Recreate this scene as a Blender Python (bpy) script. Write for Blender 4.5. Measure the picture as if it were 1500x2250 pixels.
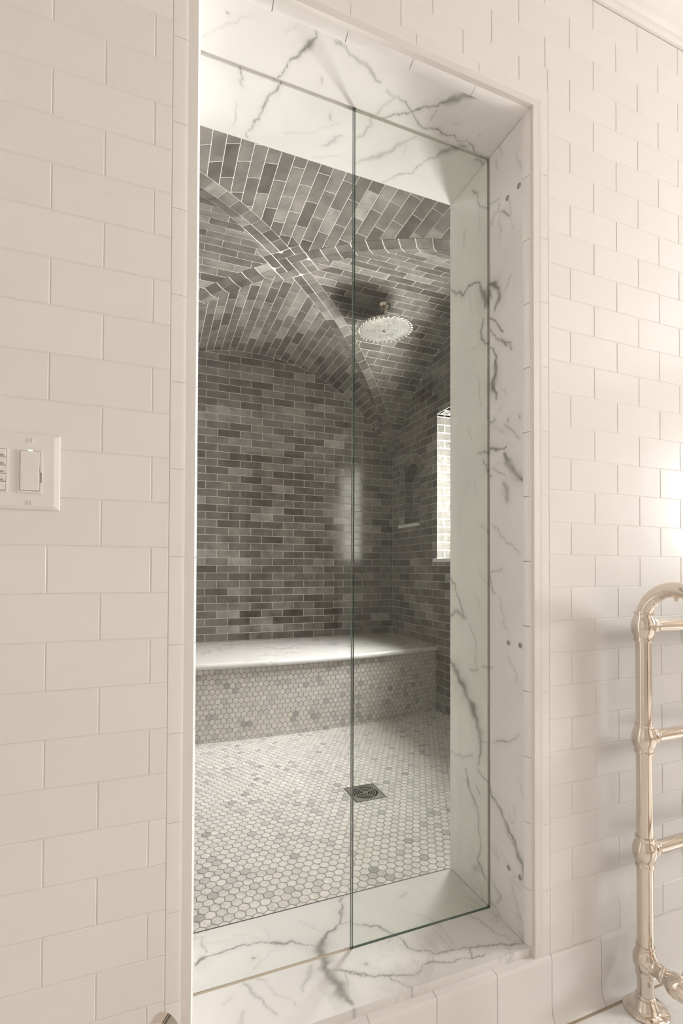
import bpy, bmesh, math, random
import numpy as np
from mathutils import Vector, Matrix

for o in list(bpy.data.objects): bpy.data.objects.remove(o)
SC = bpy.context.scene
COL = SC.collection
rnd = random.Random(7)

# ------------------------------------------------------------------ camera
F_PX, CY_PX, YAW, PITCH, ROLL = 1069.58, 1236.24, 0.36813, 0.015223, 0.00352
CAMP = np.array([0.0, -0.88807, 1.03978])
FW = np.array([math.sin(YAW)*math.cos(PITCH), math.cos(YAW)*math.cos(PITCH), math.sin(PITCH)])
RT0 = np.array([math.cos(YAW), -math.sin(YAW), 0.0]); UP0 = np.cross(RT0, FW)
RT = RT0*math.cos(ROLL) + UP0*math.sin(ROLL); UP = -RT0*math.sin(ROLL) + UP0*math.cos(ROLL)
cd = bpy.data.cameras.new('camera'); cam = bpy.data.objects.new('camera', cd); COL.objects.link(cam)
cd.sensor_fit = 'HORIZONTAL'; cd.sensor_width = 36.0; cd.lens = F_PX/1500*36.0
cd.shift_y = (CY_PX-1125)/1500; cd.clip_start = 0.02
M = Matrix.Identity(4)
for i in range(3):
    M[i][0] = RT[i]; M[i][1] = UP[i]; M[i][2] = -FW[i]; M[i][3] = CAMP[i]
cam.matrix_world = M
SC.camera = cam

# ------------------------------------------------------------------ world, light, exposure
SKY = 69.0
W = bpy.data.worlds.new('world'); SC.world = W; W.use_nodes = True
bg = W.node_tree.nodes['Background']
bg.inputs[0].default_value = (1.0, 0.990, 0.985, 1); bg.inputs[1].default_value = SKY
vs = SC.view_settings
vs.view_transform = 'Standard'; vs.look = 'None'; vs.exposure = -0.08; vs.gamma = 1.0; vs.use_curve_mapping = False
cy = SC.cycles
cy.use_denoising = True
try: cy.denoiser = 'OPENIMAGEDENOISE'
except Exception: pass
cy.max_bounces = 12; cy.diffuse_bounces = 6; cy.glossy_bounces = 5; cy.transmission_bounces = 6; cy.transparent_max_bounces = 12
cy.caustics_reflective = False; cy.caustics_refractive = False
cy.sample_clamp_indirect = 8.0

def portal(name, loc, direction, sx, sy):
    ld = bpy.data.lights.new(name, 'AREA'); ld.shape = 'RECTANGLE'; ld.size = sx; ld.size_y = sy
    ld.cycles.is_portal = True
    o = bpy.data.objects.new(name, ld); COL.objects.link(o)
    o.location = loc
    o.rotation_euler = Vector(direction).to_track_quat('-Z', 'Y').to_euler()
    return o

# ------------------------------------------------------------------ key dimensions (metres)
XL, X0 = 0.0725, 0.8145           # doorway sides
ZT, ZB = 2.1265, 0.172            # doorway head, sill top
YG, YI = 0.1583, 0.3277           # glass line, inner face of the thick wall
BN = 0.0485                       # bullnose face width
RB = 0.030                        # bullnose radius
ZF = 0.166                        # shower floor
XW, YBK = 1.664, 2.365            # shower right and back wall
XC, YC = 0.600, (YI+YBK)/2        # vault centre
HX, HY = XW-XC, YBK-YC
XLW = XC-HX                       # shower left wall
ZA, RISE = 2.500, 0.635
R1 = (HX*HX+RISE*RISE)/(2*RISE); R2 = (HY*HY+RISE*RISE)/(2*RISE)
# bathroom
BX0, BX1, BY0, ZC = -1.35, 4.00, -3.0, 2.60
# shower window (right wall)
WY0, WY1, WZ0, WZ1, WXG = 0.94, 1.752, 1.112, 2.03, 1.81
# bathroom window, far along the side the photograph is lit from
RW = (-1.64, -0.89, 1.15, 2.05)
portal('shower_window_light', (WXG+0.06, (WY0+WY1)/2, (WZ0+WZ1)/2), (-1,0,0), WY1-WY0, WZ1-WZ0)
portal('bathroom_window_right_offscreen', (BX1+0.14, (RW[0]+RW[1])/2, (RW[2]+RW[3])/2), (-1,0,0), RW[1]-RW[0], RW[3]-RW[2])

# ------------------------------------------------------------------ pixel helpers (1500 x 2250)
def ray(px, py): return FW + (px-750)/F_PX*RT - (py-CY_PX)/F_PX*UP
def on_x(px, py, x): d = ray(px,py); return CAMP + (x-CAMP[0])/d[0]*d
def on_y(px, py, y): d = ray(px,py); return CAMP + (y-CAMP[1])/d[1]*d
def on_z(px, py, z): d = ray(px,py); return CAMP + (z-CAMP[2])/d[2]*d
def project(P):
    d = np.asarray(P, float)-CAMP; z = d@FW
    z = np.where(z < 0.05, 0.05, z)
    return 750+F_PX*(d@RT)/z, CY_PX-F_PX*(d@UP)/z, z

# ------------------------------------------------------------------ materials
def new_mat(name):
    m = bpy.data.materials.new(name); m.use_nodes = True
    nt = m.node_tree; b = nt.nodes['Principled BSDF']
    return m, nt, b
def node(nt, typ, **kw):
    n = nt.nodes.new(typ)
    for k, v in kw.items():
        if k.startswith('i_'):
            key = k[2:]
            n.inputs[int(key) if key.isdigit() else key.replace('_', ' ')].default_value = v
        else: setattr(n, k, v)
    return n
def math_n(nt, op, a, b=None):
    n = nt.nodes.new('ShaderNodeMath'); n.operation = op
    for i, v in enumerate((a, b)):
        if v is None: continue
        if isinstance(v, (int, float)): n.inputs[i].default_value = v
        else: nt.links.new(v, n.inputs[i])
    return n.outputs[0]
def rand_value(nt):
    oi = nt.nodes.new('ShaderNodeObjectInfo'); ge = nt.nodes.new('ShaderNodeNewGeometry')
    return math_n(nt, 'FRACT', math_n(nt, 'ADD', oi.outputs['Random'], ge.outputs['Random Per Island']))
def world_pos(nt): return nt.nodes.new('ShaderNodeNewGeometry').outputs['Position']
def ramp(nt, fac, stops):
    r = nt.nodes.new('ShaderNodeValToRGB'); e = r.color_ramp.elements
    e[0].position, e[0].color = stops[0][0], (*stops[0][1], 1)
    e[1].position, e[1].color = stops[-1][0], (*stops[-1][1], 1)
    for p, c in stops[1:-1]:
        q = e.new(p); q.color = (*c, 1)
    nt.links.new(fac, r.inputs[0]); return r.outputs[0]
def mix(nt, fac, a, b, mode='MIX'):
    n = nt.nodes.new('ShaderNodeMix'); n.data_type = 'RGBA'; n.blend_type = mode
    for idx, v in ((0, fac), (6, a), (7, b)):
        if isinstance(v, (int, float)): n.inputs[idx].default_value = v
        elif isinstance(v, tuple): n.inputs[idx].default_value = (*v, 1)
        else: nt.links.new(v, n.inputs[idx])
    return n.outputs[2]
def noise(nt, scale, detail=3, rough=0.5, dist=0.0, vec=None):
    n = node(nt, 'ShaderNodeTexNoise'); n.inputs['Scale'].default_value = scale; n.inputs['Detail'].default_value = detail
    n.inputs['Roughness'].default_value = rough; n.inputs['Distortion'].default_value = dist
    nt.links.new(vec if vec is not None else world_pos(nt), n.inputs['Vector']); return n.outputs['Fac']
def bump(nt, b, h, strength, dist):
    n = nt.nodes.new('ShaderNodeBump'); n.inputs['Strength'].default_value = strength; n.inputs['Distance'].default_value = dist
    nt.links.new(h, n.inputs['Height']); nt.links.new(n.outputs[0], b.inputs['Normal'])
def plain(name, col, rough=0.5, metal=0.0, spec=0.5):
    m, nt, b = new_mat(name)
    b.inputs['Base Color'].default_value = (*col, 1); b.inputs['Roughness'].default_value = rough
    b.inputs['Metallic'].default_value = metal; b.inputs['Specular IOR Level'].default_value = spec
    return m

MAT = {}
def mk_white_tile():
    m, nt, b = new_mat('white_glazed_tile')
    r = rand_value(nt)
    c = ramp(nt, r, [(0, (0.79, 0.762, 0.737)), (1, (0.815, 0.788, 0.764))])
    sp = noise(nt, 9, 2, 0.5)
    spots = node(nt, 'ShaderNodeTexVoronoi'); spots.inputs['Scale'].default_value = 7.0; nt.links.new(world_pos(nt), spots.inputs['Vector'])
    sm = ramp(nt, spots.outputs['Distance'], [(0.0, (1,1,1)), (0.075, (0,0,0))])
    c2 = mix(nt, math_n(nt, 'MULTIPLY', sm, 0.09), c, (0.55, 0.50, 0.45))
    nt.links.new(c2, b.inputs['Base Color'])
    b.inputs['Roughness'].default_value = 0.17
    bump(nt, b, noise(nt, 14, 1.5, 0.4), 0.12, 0.006)
    return m
def mk_brick():
    m, nt, b = new_mat('grey_glazed_brick')
    r = rand_value(nt)
    c = ramp(nt, r, [(0.0, (0.083, 0.073, 0.063)), (0.2, (0.118, 0.106, 0.093)), (0.6, (0.155, 0.140, 0.124)), (0.9, (0.20, 0.182, 0.163)), (1.0, (0.30, 0.28, 0.256))])
    cl = noise(nt, 11, 3, 0.6, 0.4)
    v = ramp(nt, cl, [(0.28, (0.62, 0.62, 0.62)), (0.72, (1.32, 1.32, 1.32))])
    nt.links.new(mix(nt, 1.0, c, v, 'MULTIPLY'), b.inputs['Base Color'])
    b.inputs['Roughness'].default_value = 0.14; b.inputs['Specular IOR Level'].default_value = 0.5
    bump(nt, b, noise(nt, 45, 2, 0.5), 0.05, 0.003)
    return m
def mk_hex(name, grey):
    m, nt, b = new_mat(name)
    r = rand_value(nt)
    c = ramp(nt, r, [(0.0, (0.40, 0.39, 0.375)), (0.02, (0.52, 0.505, 0.485)), (0.09, (0.64, 0.62, 0.595)), (0.22, (0.73, 0.705, 0.675)), (0.65, (0.78, 0.75, 0.715)), (0.86, (0.80, 0.755, 0.70)), (1.0, (0.83, 0.81, 0.785))])
    if grey: c = mix(nt, 1.0, c, (0.97, 0.94, 0.90), 'MULTIPLY')
    v = noise(nt, 60, 4, 0.6, 1.2)
    v2 = ramp(nt, v, [(0.36, (0.78, 0.78, 0.78)), (0.55, (1, 1, 1))])
    nt.links.new(mix(nt, 1.0, c, v2, 'MULTIPLY'), b.inputs['Base Color'])
    b.inputs['Roughness'].default_value = 0.32
    return m
def mk_marble(name, fine, rough=0.14, base=(0.80, 0.775, 0.75), amt=0.42, cover=0.5):
    m, nt, b = new_mat(name)
    pos = world_pos(nt)
    # soft clouding + procedural fine veins
    cl = noise(nt, 3.2, 4, 0.55, 0.8)
    c = ramp(nt, cl, [(0.35, tuple(0.93*x for x in base)), (0.62, base)])
    n1 = noise(nt, 2.6*fine, 8, 0.62, 1.6)
    ve = math_n(nt, 'ABSOLUTE', math_n(nt, 'SUBTRACT', n1, 0.5))
    vein = ramp(nt, ve, [(0.0, (1, 1, 1)), (0.013, (0.25, 0.25, 0.25)), (0.045, (0, 0, 0))])
    mask = ramp(nt, noise(nt, 1.9*fine, 2, 0.5), [(cover, (0, 0, 0)), (cover+0.18, (1, 1, 1))])
    f = math_n(nt, 'MULTIPLY', math_n(nt, 'MULTIPLY', vein, mask), amt)
    c = mix(nt, f, c, (0.33, 0.31, 0.285))
    at = node(nt, 'ShaderNodeAttribute', attribute_name='vein')
    br = noise(nt, 85, 4, 0.6, 0.5)
    g = ramp(nt, br, [(0.3, (0.33, 0.315, 0.29)), (0.7, (0.20, 0.19, 0.17))])
    c = mix(nt, at.outputs['Fac'], c, g)
    nt.links.new(c, b.inputs['Base Color'])
    b.inputs['Roughness'].default_value = rough
    return m
def mk_glass(name, tint, edge=False):
    m = bpy.data.materials.new(name); m.use_nodes = True; nt = m.node_tree
    nt.nodes.clear()
    out = nt.nodes.new('ShaderNodeOutputMaterial')
    tr = node(nt, 'ShaderNodeBsdfTransparent'); tr.inputs[0].default_value = (*tint, 1)
    gl = node(nt, 'ShaderNodeBsdfGlossy'); gl.inputs['Roughness'].default_value = 0.0
    gl.inputs[0].default_value = (0.95, 1, 0.97, 1)
    fr = node(nt, 'ShaderNodeFresnel'); fr.inputs[0].default_value = 1.46
    ge = nt.nodes.new('ShaderNodeNewGeometry')
    # both faces of the pane reflect like an air-to-glass face
    mx = nt.nodes.new('ShaderNodeMixShader')
    fac = math_n(nt, 'MULTIPLY', fr.outputs[0], math_n(nt, 'SUBTRACT', 1.0, ge.outputs['Backfacing']))
    nt.links.new(fac, mx.inputs[0]); nt.links.new(tr.outputs[0], mx.inputs[1]); nt.links.new(gl.outputs[0], mx.inputs[2])
    nt.links.new(mx.outputs[0], out.inputs[0])
    return m
def mk_plaster(name, col):
    m, nt, b = new_mat(name)
    n = noise(nt, 6, 3)
    nt.links.new(ramp(nt, n, [(0.3, tuple(0.96*x for x in col)), (0.7, col)]), b.inputs['Base Color'])
    b.inputs['Roughness'].default_value = 0.6
    return m
def mk_metal(name, col, rough, bscale=0, bstr=0.0):
    m, nt, b = new_mat(name)
    b.inputs['Base Color'].default_value = (*col, 1); b.inputs['Metallic'].default_value = 1.0
    n = noise(nt, 25, 3)
    rr = nt.nodes.new('ShaderNodeMapRange'); nt.links.new(n, rr.inputs[0]); rr.inputs[3].default_value = rough*0.7; rr.inputs[4].default_value = rough*1.4
    nt.links.new(rr.outputs[0], b.inputs['Roughness'])
    if bscale: bump(nt, b, noise(nt, bscale, 2), bstr, 0.002)
    return m
MAT['white'] = mk_white_tile()
MAT['brick'] = mk_brick()
MAT['hex'] = mk_hex('marble_hexagon', False)
MAT['hex2'] = MAT['hex']
MAT['marble'] = mk_marble('veined_white_marble', 1.0)
MAT['marble_bench'] = mk_marble('veined_white_marble_bench', 1.6, 0.12, amt=0.85, cover=0.43)
MAT['marble_floor'] = mk_marble('veined_white_marble_floor', 1.7, 0.2, (0.86, 0.835, 0.81))
MAT['white_grout'] = mk_plaster('white_grout', (0.76, 0.72, 0.68))
MAT['grout'] = mk_plaster('pale_grout', (0.56, 0.53, 0.49))
MAT['hexgrout'] = mk_plaster('tan_grout', (0.36, 0.31, 0.265))
MAT['plaster'] = mk_plaster('cream_plaster', (0.74, 0.69, 0.64))
MAT['paint'] = mk_plaster('white_paint', (0.80, 0.77, 0.735))
MAT['nickel'] = mk_metal('polished_nickel', (0.74, 0.665, 0.59), 0.05)
MAT['nickel_rough'] = mk_metal('brushed_nickel', (0.80, 0.77, 0.73), 0.32, 420, 0.6)
MAT['drain'] = mk_metal('drain_metal', (0.50, 0.475, 0.44), 0.35)
MAT['strip'] = plain('dark_seal', (0.055, 0.048, 0.040), 0.5)
MAT['silicone'] = plain('tan_sealant', (0.42, 0.34, 0.25), 0.6)
MAT['plastic'] = plain('white_plastic', (0.80, 0.765, 0.725), 0.28)
MAT['plastic2'] = plain('white_plastic_rocker', (0.79, 0.755, 0.73), 0.35)
MAT['ink'] = plain('grey_ink', (0.08, 0.075, 0.07), 0.6)
MAT['glass_clear'] = mk_glass('clear_glass', (0.985, 0.99, 0.985))
MAT['glass_green'] = mk_glass('green_glass', (0.958, 0.974, 0.950))
MAT['glass_edge'] = plain('glass_edge_green', (0.07, 0.105, 0.085), 0.08)
m, nt, b = new_mat('green_indicator'); b.inputs['Base Color'].default_value = (0.5, 0.95, 0.6, 1)
b.inputs['Emission Color'].default_value = (0.35, 1.0, 0.45, 1); b.inputs['Emission Strength'].default_value = 2.5
MAT['led'] = m
m, nt, b = new_mat('crystal_glass'); b.inputs['Base Color'].default_value = (0.9, 0.9, 0.9, 1); b.inputs['Transmission Weight'].default_value = 0.9
b.inputs['Roughness'].default_value = 0.05
MAT['crystal'] = m

# ------------------------------------------------------------------ mesh helpers
def link(name, mesh, mat=None, parent=None):
    o = bpy.data.objects.new(name, mesh); COL.objects.link(o)
    if mat is not None and not mesh.materials: mesh.materials.append(mat)
    if parent is not None: o.parent = parent
    return o
def empty(name, loc=(0, 0, 0)):
    o = bpy.data.objects.new(name, None); COL.objects.link(o); o.location = loc; o.empty_display_size = 0.05
    return o
def tag(o, label=None, cat=None, group=None, kind=None):
    if label: o['label'] = label
    if cat: o['category'] = cat
    if group: o['group'] = group
    if kind: o['kind'] = kind
    return o
def from_data(name, v, f, smooth=False):
    me = bpy.data.meshes.new(name); me.from_pydata([tuple(map(float, p)) for p in v], [], f)
    me.update()
    if smooth:
        me.polygons.foreach_set('use_smooth', [True]*len(me.polygons))
    return me
def bevel_obj(me, w, seg=2):
    bm = bmesh.new(); bm.from_mesh(me)
    bmesh.ops.remove_doubles(bm, verts=bm.verts, dist=1e-6)
    bmesh.ops.bevel(bm, geom=list(bm.edges), offset=w, segments=seg, profile=0.5, affect='EDGES')
    bm.normal_update(); bm.to_mesh(me); bm.free(); me.update()
    return me
def box_mesh(name, a, b, bev=0.0, seg=2):
    x0, y0, z0 = a; x1, y1, z1 = b
    v = [(x0,y0,z0),(x1,y0,z0),(x1,y1,z0),(x0,y1,z0),(x0,y0,z1),(x1,y0,z1),(x1,y1,z1),(x0,y1,z1)]
    f = [(0,3,2,1),(4,5,6,7),(0,1,5,4),(1,2,6,5),(2,3,7,6),(3,0,4,7)]
    me = from_data(name, v, f)
    if bev: bevel_obj(me, bev, seg)
    return me
def boxes_mesh(name, bl):
    V, Fs = [], []
    for a, b in bl:
        x0, y0, z0 = a; x1, y1, z1 = b; n = len(V)
        V += [(x0,y0,z0),(x1,y0,z0),(x1,y1,z0),(x0,y1,z0),(x0,y0,z1),(x1,y0,z1),(x1,y1,z1),(x0,y1,z1)]
        Fs += [tuple(n+i for i in q) for q in ((0,3,2,1),(4,5,6,7),(0,1,5,4),(1,2,6,5),(2,3,7,6),(3,0,4,7))]
    return from_data(name, V, Fs)
def extrude_poly(name, pts, mapf, h0, h1, smooth=False):
    n = len(pts)
    V = [mapf(u, v, h0) for u, v in pts] + [mapf(u, v, h1) for u, v in pts]
    Fs = [tuple(range(n-1, -1, -1)), tuple(range(n, 2*n))] + [(i, (i+1) % n, n+(i+1) % n, n+i) for i in range(n)]
    me = from_data(name, V, Fs); fix_normals(me)
    return me
def fix_normals(me):
    bm = bmesh.new(); bm.from_mesh(me); bmesh.ops.recalc_face_normals(bm, faces=bm.faces); bm.to_mesh(me); bm.free(); me.update()
def lathe(name, prof, origin, axis, seg=40, smooth=True, auto=True):
    ax = Vector(axis).normalized(); ref = Vector((0,0,1)) if abs(ax.z) < 0.9 else Vector((1,0,0))
    e1 = ax.cross(ref).normalized(); e2 = ax.cross(e1)
    V, Fs = [], []
    for r, t in prof:
        for k in range(seg):
            a = 2*math.pi*k/seg
            V.append(tuple(Vector(origin)+ax*t+(e1*math.cos(a)+e2*math.sin(a))*max(r, 1e-5)))
    for i in range(len(prof)-1):
        for k in range(seg):
            k2 = (k+1) % seg
            Fs.append((i*seg+k, i*seg+k2, (i+1)*seg+k2, (i+1)*seg+k))
    Fs.append(tuple(range(seg))[::-1]); Fs.append(tuple((len(prof)-1)*seg+k for k in range(seg)))
    me = from_data(name, V, Fs); fix_normals(me)
    if smooth:
        me.polygons.foreach_set('use_smooth', [True]*len(me.polygons))
        if auto: me.set_sharp_from_angle(angle=math.radians(50))
    return me
def tube(name, path, r, seg=20, closed=False):
    P = [Vector(p) for p in path]; n = len(P); V, Fs = [], []
    t0 = (P[1]-P[0]).normalized(); ref = Vector((0,0,1)) if abs(t0.z) < 0.9 else Vector((1,0,0))
    nrm = t0.cross(ref).normalized()
    for i in range(n):
        t = (P[min(i+1, n-1)]-P[max(i-1, 0)]).normalized()
        nrm = (nrm - t*nrm.dot(t)).normalized(); bn = t.cross(nrm)
        for k in range(seg):
            a = 2*math.pi*k/seg; V.append(tuple(P[i]+(nrm*math.cos(a)+bn*math.sin(a))*r))
    for i in range(n-1):
        for k in range(seg):
            k2 = (k+1) % seg; Fs.append((i*seg+k, i*seg+k2, (i+1)*seg+k2, (i+1)*seg+k))
    Fs.append(tuple(range(seg))[::-1]); Fs.append(tuple((n-1)*seg+k for k in range(seg)))
    me = from_data(name, V, Fs); fix_normals(me)
    me.polygons.foreach_set('use_smooth', [True]*len(me.polygons)); me.set_sharp_from_angle(angle=math.radians(50))
    return me

# ---- 2D polygon tools
def area2(p): return 0.5*sum(p[i][0]*p[(i+1) % len(p)][1]-p[(i+1) % len(p)][0]*p[i][1] for i in range(len(p)))
def clip(poly, n, c):
    """keep points with n.p >= c"""
    out = []
    for i in range(len(poly)):
        a, b = poly[i], poly[(i+1) % len(poly)]
        da = n[0]*a[0]+n[1]*a[1]-c; db = n[0]*b[0]+n[1]*b[1]-c
        if da >= 0: out.append(a)
        if (da > 0 and db < 0) or (da < 0 and db > 0):
            t = da/(da-db); out.append((a[0]+t*(b[0]-a[0]), a[1]+t*(b[1]-a[1])))
    return out
def clip_line(poly, p, q):
    """keep the side to the left of p->q"""
    n = (-(q[1]-p[1]), q[0]-p[0]); return clip(poly, n, n[0]*p[0]+n[1]*p[1])
def subtract(poly, hole):
    """convex minus convex (hole counter-clockwise): list of convex pieces"""
    inside = poly
    for i in range(len(hole)):
        inside = clip_line(inside, hole[i], hole[(i+1) % len(hole)])
        if len(inside) < 3: return [poly]
    if abs(area2(inside)) < 1e-7: return [poly]
    out, rest = [], poly
    for i in range(len(hole)):
        p, q = hole[i], hole[(i+1) % len(hole)]
        o = clip_line(rest, q, p)
        if len(o) >= 3 and abs(area2(o)) > 4e-6: out.append(o)
        rest = clip_line(rest, p, q)
        if len(rest) < 3: break
    return out
def subtract_all(polys, hole):
    out = []
    for p in polys: out += subtract(p, hole)
    return out
def inset(poly, d):
    n = len(poly); out = []
    cx = sum(p[0] for p in poly)/n; cyy = sum(p[1] for p in poly)/n
    lines = []
    for i in range(n):
        a, b = poly[i], poly[(i+1) % n]; L = math.hypot(b[0]-a[0], b[1]-a[1])
        if L < 1e-9: return None
        nx, ny = -(b[1]-a[1])/L, (b[0]-a[0])/L
        lines.append((nx, ny, nx*a[0]+ny*a[1]+d))
    for i in range(n):
        a, b = lines[i-1], lines[i]; det = a[0]*b[1]-a[1]*b[0]
        if abs(det) < 1e-6: out.append((poly[i][0]+b[0]*d, poly[i][1]+b[1]*d)); continue
        out.append(((a[2]*b[1]-a[1]*b[2])/det, (a[0]*b[2]-a[2]*b[0])/det))
    if area2(out) <= 0: return None
    for p, q in zip(out, poly):
        if math.hypot(p[0]-q[0], p[1]-q[1]) > 6*d: return None
    return out
def clean(poly, eps=6e-4):
    out = []
    for p in poly:
        if not out or math.hypot(p[0]-out[-1][0], p[1]-out[-1][1]) > eps: out.append(p)
    while len(out) > 2 and math.hypot(out[0][0]-out[-1][0], out[0][1]-out[-1][1]) <= eps: out.pop()
    return out

class Flat:
    flat = True
    def __init__(s, O, U, V, N=None):
        s.O, s.U, s.V = (np.array(q, float) for q in (O, U, V)); s.N = np.cross(s.U, s.V) if N is None else np.array(N, float)
    def map(s, u, v, h): return s.O+u*s.U+v*s.V+h*s.N
class Curved:
    flat = False
    def __init__(s, fn): s.map = fn

def tile_geo(poly, surf, thick, bev, org):
    n = len(poly); ins = inset(poly, bev)
    V = [surf.map(u, v, -thick)-org for u, v in poly]+[surf.map(u, v, -bev)-org for u, v in poly]
    Fs = [(i, (i+1) % n, n+(i+1) % n, n+i) for i in range(n)]
    if ins is None:
        V = V[:n]+[surf.map(u, v, 0.0)-org for u, v in poly]
        Fs.append(tuple(range(n, 2*n)))
    else:
        V += [surf.map(u, v, 0.0)-org for u, v in ins]
        Fs += [(n+i, n+(i+1) % n, 2*n+(i+1) % n, 2*n+i) for i in range(n)]
        Fs.append(tuple(range(2*n, 3*n)))
    return V, Fs
def in_view(P, xr=(-20, 1520), yr=(-20, 2270)):
    x, y, z = project(P); return xr[0] < x < xr[1] and yr[0] < y < yr[1] and (np.asarray(P)-CAMP)@FW > 0.05
def lay(parent, surf, polys, mat, name='brick', thick=0.005, bev=0.0010, maxn=300, vis=None, rest_name='brickwork'):
    """each piece in view a child object of its own (largest first), the rest one joined part"""
    items = []
    for p in polys:
        p = clean(p)
        if len(p) < 3: continue
        a = area2(p)
        if a < 0: p = p[::-1]; a = -a
        if a < 3e-5: continue
        cx = sum(q[0] for q in p)/len(p); cyy = sum(q[1] for q in p)/len(p)
        P = surf.map(cx, cyy, 0.0)
        pts = np.array([surf.map(u, v, 0.0) for u, v in p]); X, Y, Z = project(pts)
        ar = abs(area2(list(zip(X, Y))))
        ok = (vis(P) if vis else in_view(P))
        items.append((ar if ok else -1, p, (cx, cyy), P))
    items.sort(key=lambda t: -t[0])
    cache = {}; rest = []
    for i, (ar, p, c, P) in enumerate(items):
        if ar > 12 and i < maxn:
            key = tuple((round(q[0]-c[0], 5), round(q[1]-c[1], 5)) for q in p) if surf.flat else i
            me = cache.get(key)
            if me is None:
                V, Fs = tile_geo(p, surf, thick, bev, P); me = from_data(name, V, Fs); cache[key] = me
            o = link(name, me, mat, parent); o.location = P
        else: rest.append(p)
    if rest:
        V, Fs = [], []
        for p in rest:
            v, f = tile_geo(p, surf, thick, bev, np.zeros(3)); k = len(V)
            V += v; Fs += [tuple(k+j for j in q) for q in f]
        o = link(rest_name, from_data(rest_name, V, Fs), mat, parent); o['kind'] = 'stuff'
    return len(items)
def running(u0, u1, v0, v1, W_, H_, gap, uo=0.0, vo=None, uo2=None):
    """running bond inside a rectangle: rows from vo up, odd rows shifted half a piece"""
    vo = v0 if vo is None else vo
    out = []; k = math.floor((v0-vo)/H_)-1
    while vo+k*H_ < v1:
        a, b = max(v0, vo+k*H_), min(v1, vo+(k+1)*H_)
        if b-a > 0.004:
            off = uo+(W_/2 if k % 2 else 0.0)
            j = math.floor((u0-off)/W_)-1
            while off+j*W_ < u1:
                c, d = max(u0, off+j*W_), min(u1, off+(j+1)*W_)
                if d-c > 0.006:
                    g = gap/2; out.append([(c+g, a+g), (d-g, a+g), (d-g, b-g), (c+g, b-g)])
                j += 1
        k += 1
    return out

BWD, BHT, BG = 0.1478, 0.0497, 0.0032     # grey brick pitch and joint
def vis_shower(P): return in_view(P, (428, 1000), (150, 2100))

# ================================================================== STRUCTURE
# ---- partition wall between bathroom and shower
wall_front = link('wall_front', boxes_mesh('wall_front', [
    ((BX0, 0.0010, 0), (XL-0.006, YI-0.0, ZC)), ((X0+0.006, 0.0010, 0), (BX1, YI-0.0, ZC)),
    ((XL-0.006, 0.0010, ZT+0.006), (X0+0.006, YI, ZC)), ((XL-0.006, 0.0010, 0), (X0+0.006, YI, ZB-0.0222))]), MAT['white_grout'])
tag(wall_front, 'white subway tiled wall around the shower doorway', kind='structure')
# cut the core back behind the bullnose trim (joints of the trim show this grout)
fs = Flat((0, 0, 0), (1, 0, 0), (0, 0, 1), (0, -1, 0))
PT, HT, ZBASE = 0.1535, 0.0770, 0.153
polys = []
ZR0, ZR1 = ZBASE, 2.462
k = 0
while ZBASE+k*HT < ZR1-0.004:
    a, b = ZBASE+k*HT, min(ZR1, ZBASE+(k+1)*HT)
    g = 0.0007
    def row(u0, u1, off, zz0, zz1):
        j = math.floor((u0-off)/PT)-1
        while off+j*PT < u1:
            c, d = max(u0, off+j*PT), min(u1, off+(j+1)*PT)
            if d-c > 0.006: polys.append([(c+g, zz0+g), (d-g, zz0+g), (d-g, zz1-g), (c+g, zz1-g)])
            j += 1
    offL = -0.1583 if k % 2 else -0.1583+PT/2
    offR = 0.8545 if k % 2 else 0.8545+PT/2
    ZTB = ZT+BN
    XLB, XRB = XL-BN, X0+BN
    if b <= ZTB+0.001:
        row(BX0, XLB, offL, a, b); row(XRB, BX1, offR, a, b)
    elif a < ZTB:
        row(BX0, XLB, offL, a, b); row(XRB, BX1, offR, a, b)
        row(XLB, XRB, offR, ZTB, b)
    else: row(BX0, BX1, offR, a, b)
    k += 1
lay(wall_front, fs, polys, MAT['white'], 'tile', 0.006, 0.0010, 300, None, 'tiling')

# bullnose trim pieces round the doorway: profile in (q outward from opening, y depth)
prof = [(BN-0.0007, 0.0)] + [(RB-RB*math.sin(t), RB-RB*math.cos(t)) for t in [i*math.pi/2/10 for i in range(11)]] + [(0.0, RB+0.001), (BN-0.0007, RB+0.001)]
def bullnose(side, c0, c1, m0=False, m1=False):
    """side: 'L','R','T'; runs from c0 to c1; m0/m1 mitred ends"""
    n = len(prof); V = []
    for (c, m, s) in ((c0, m0, -1), (c1, m1, 1)):
        for q, y in prof:
            cc = c+(s*q if m else -s*0.0007)
            if side == 'R': V.append((X0+q, y, cc))
            elif side == 'L': V.append((XL-q, y, cc))
            else: V.append((cc, y, ZT+q))
    V = np.array(V); org = V.mean(0); org[1] = 0.0
    Fs = [tuple(range(n)), tuple(range(2*n-1, n-1, -1))]+[(i, n+i, n+(i+1) % n, (i+1) % n) for i in range(n)]
    me = from_data('bullnose_tile', V-org, Fs); fix_normals(me)
    me.polygons.foreach_set('use_smooth', [True]*len(me.polygons)); me.set_sharp_from_angle(angle=math.radians(40))
    o = link('bullnose_tile', me, MAT['white'], wall_front); o.location = org
pz = (ZT-0.149)/13
for i in range(13):
    for s in 'LR': bullnose(s, 0.149+i*pz, 0.149+(i+1)*pz, False, i == 12)
xs = [XL, 0.205, 0.358, 0.508, 0.667, X0]
for i in range(5): bullnose('T', xs[i], xs[i+1], i == 0, i == 4)

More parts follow.
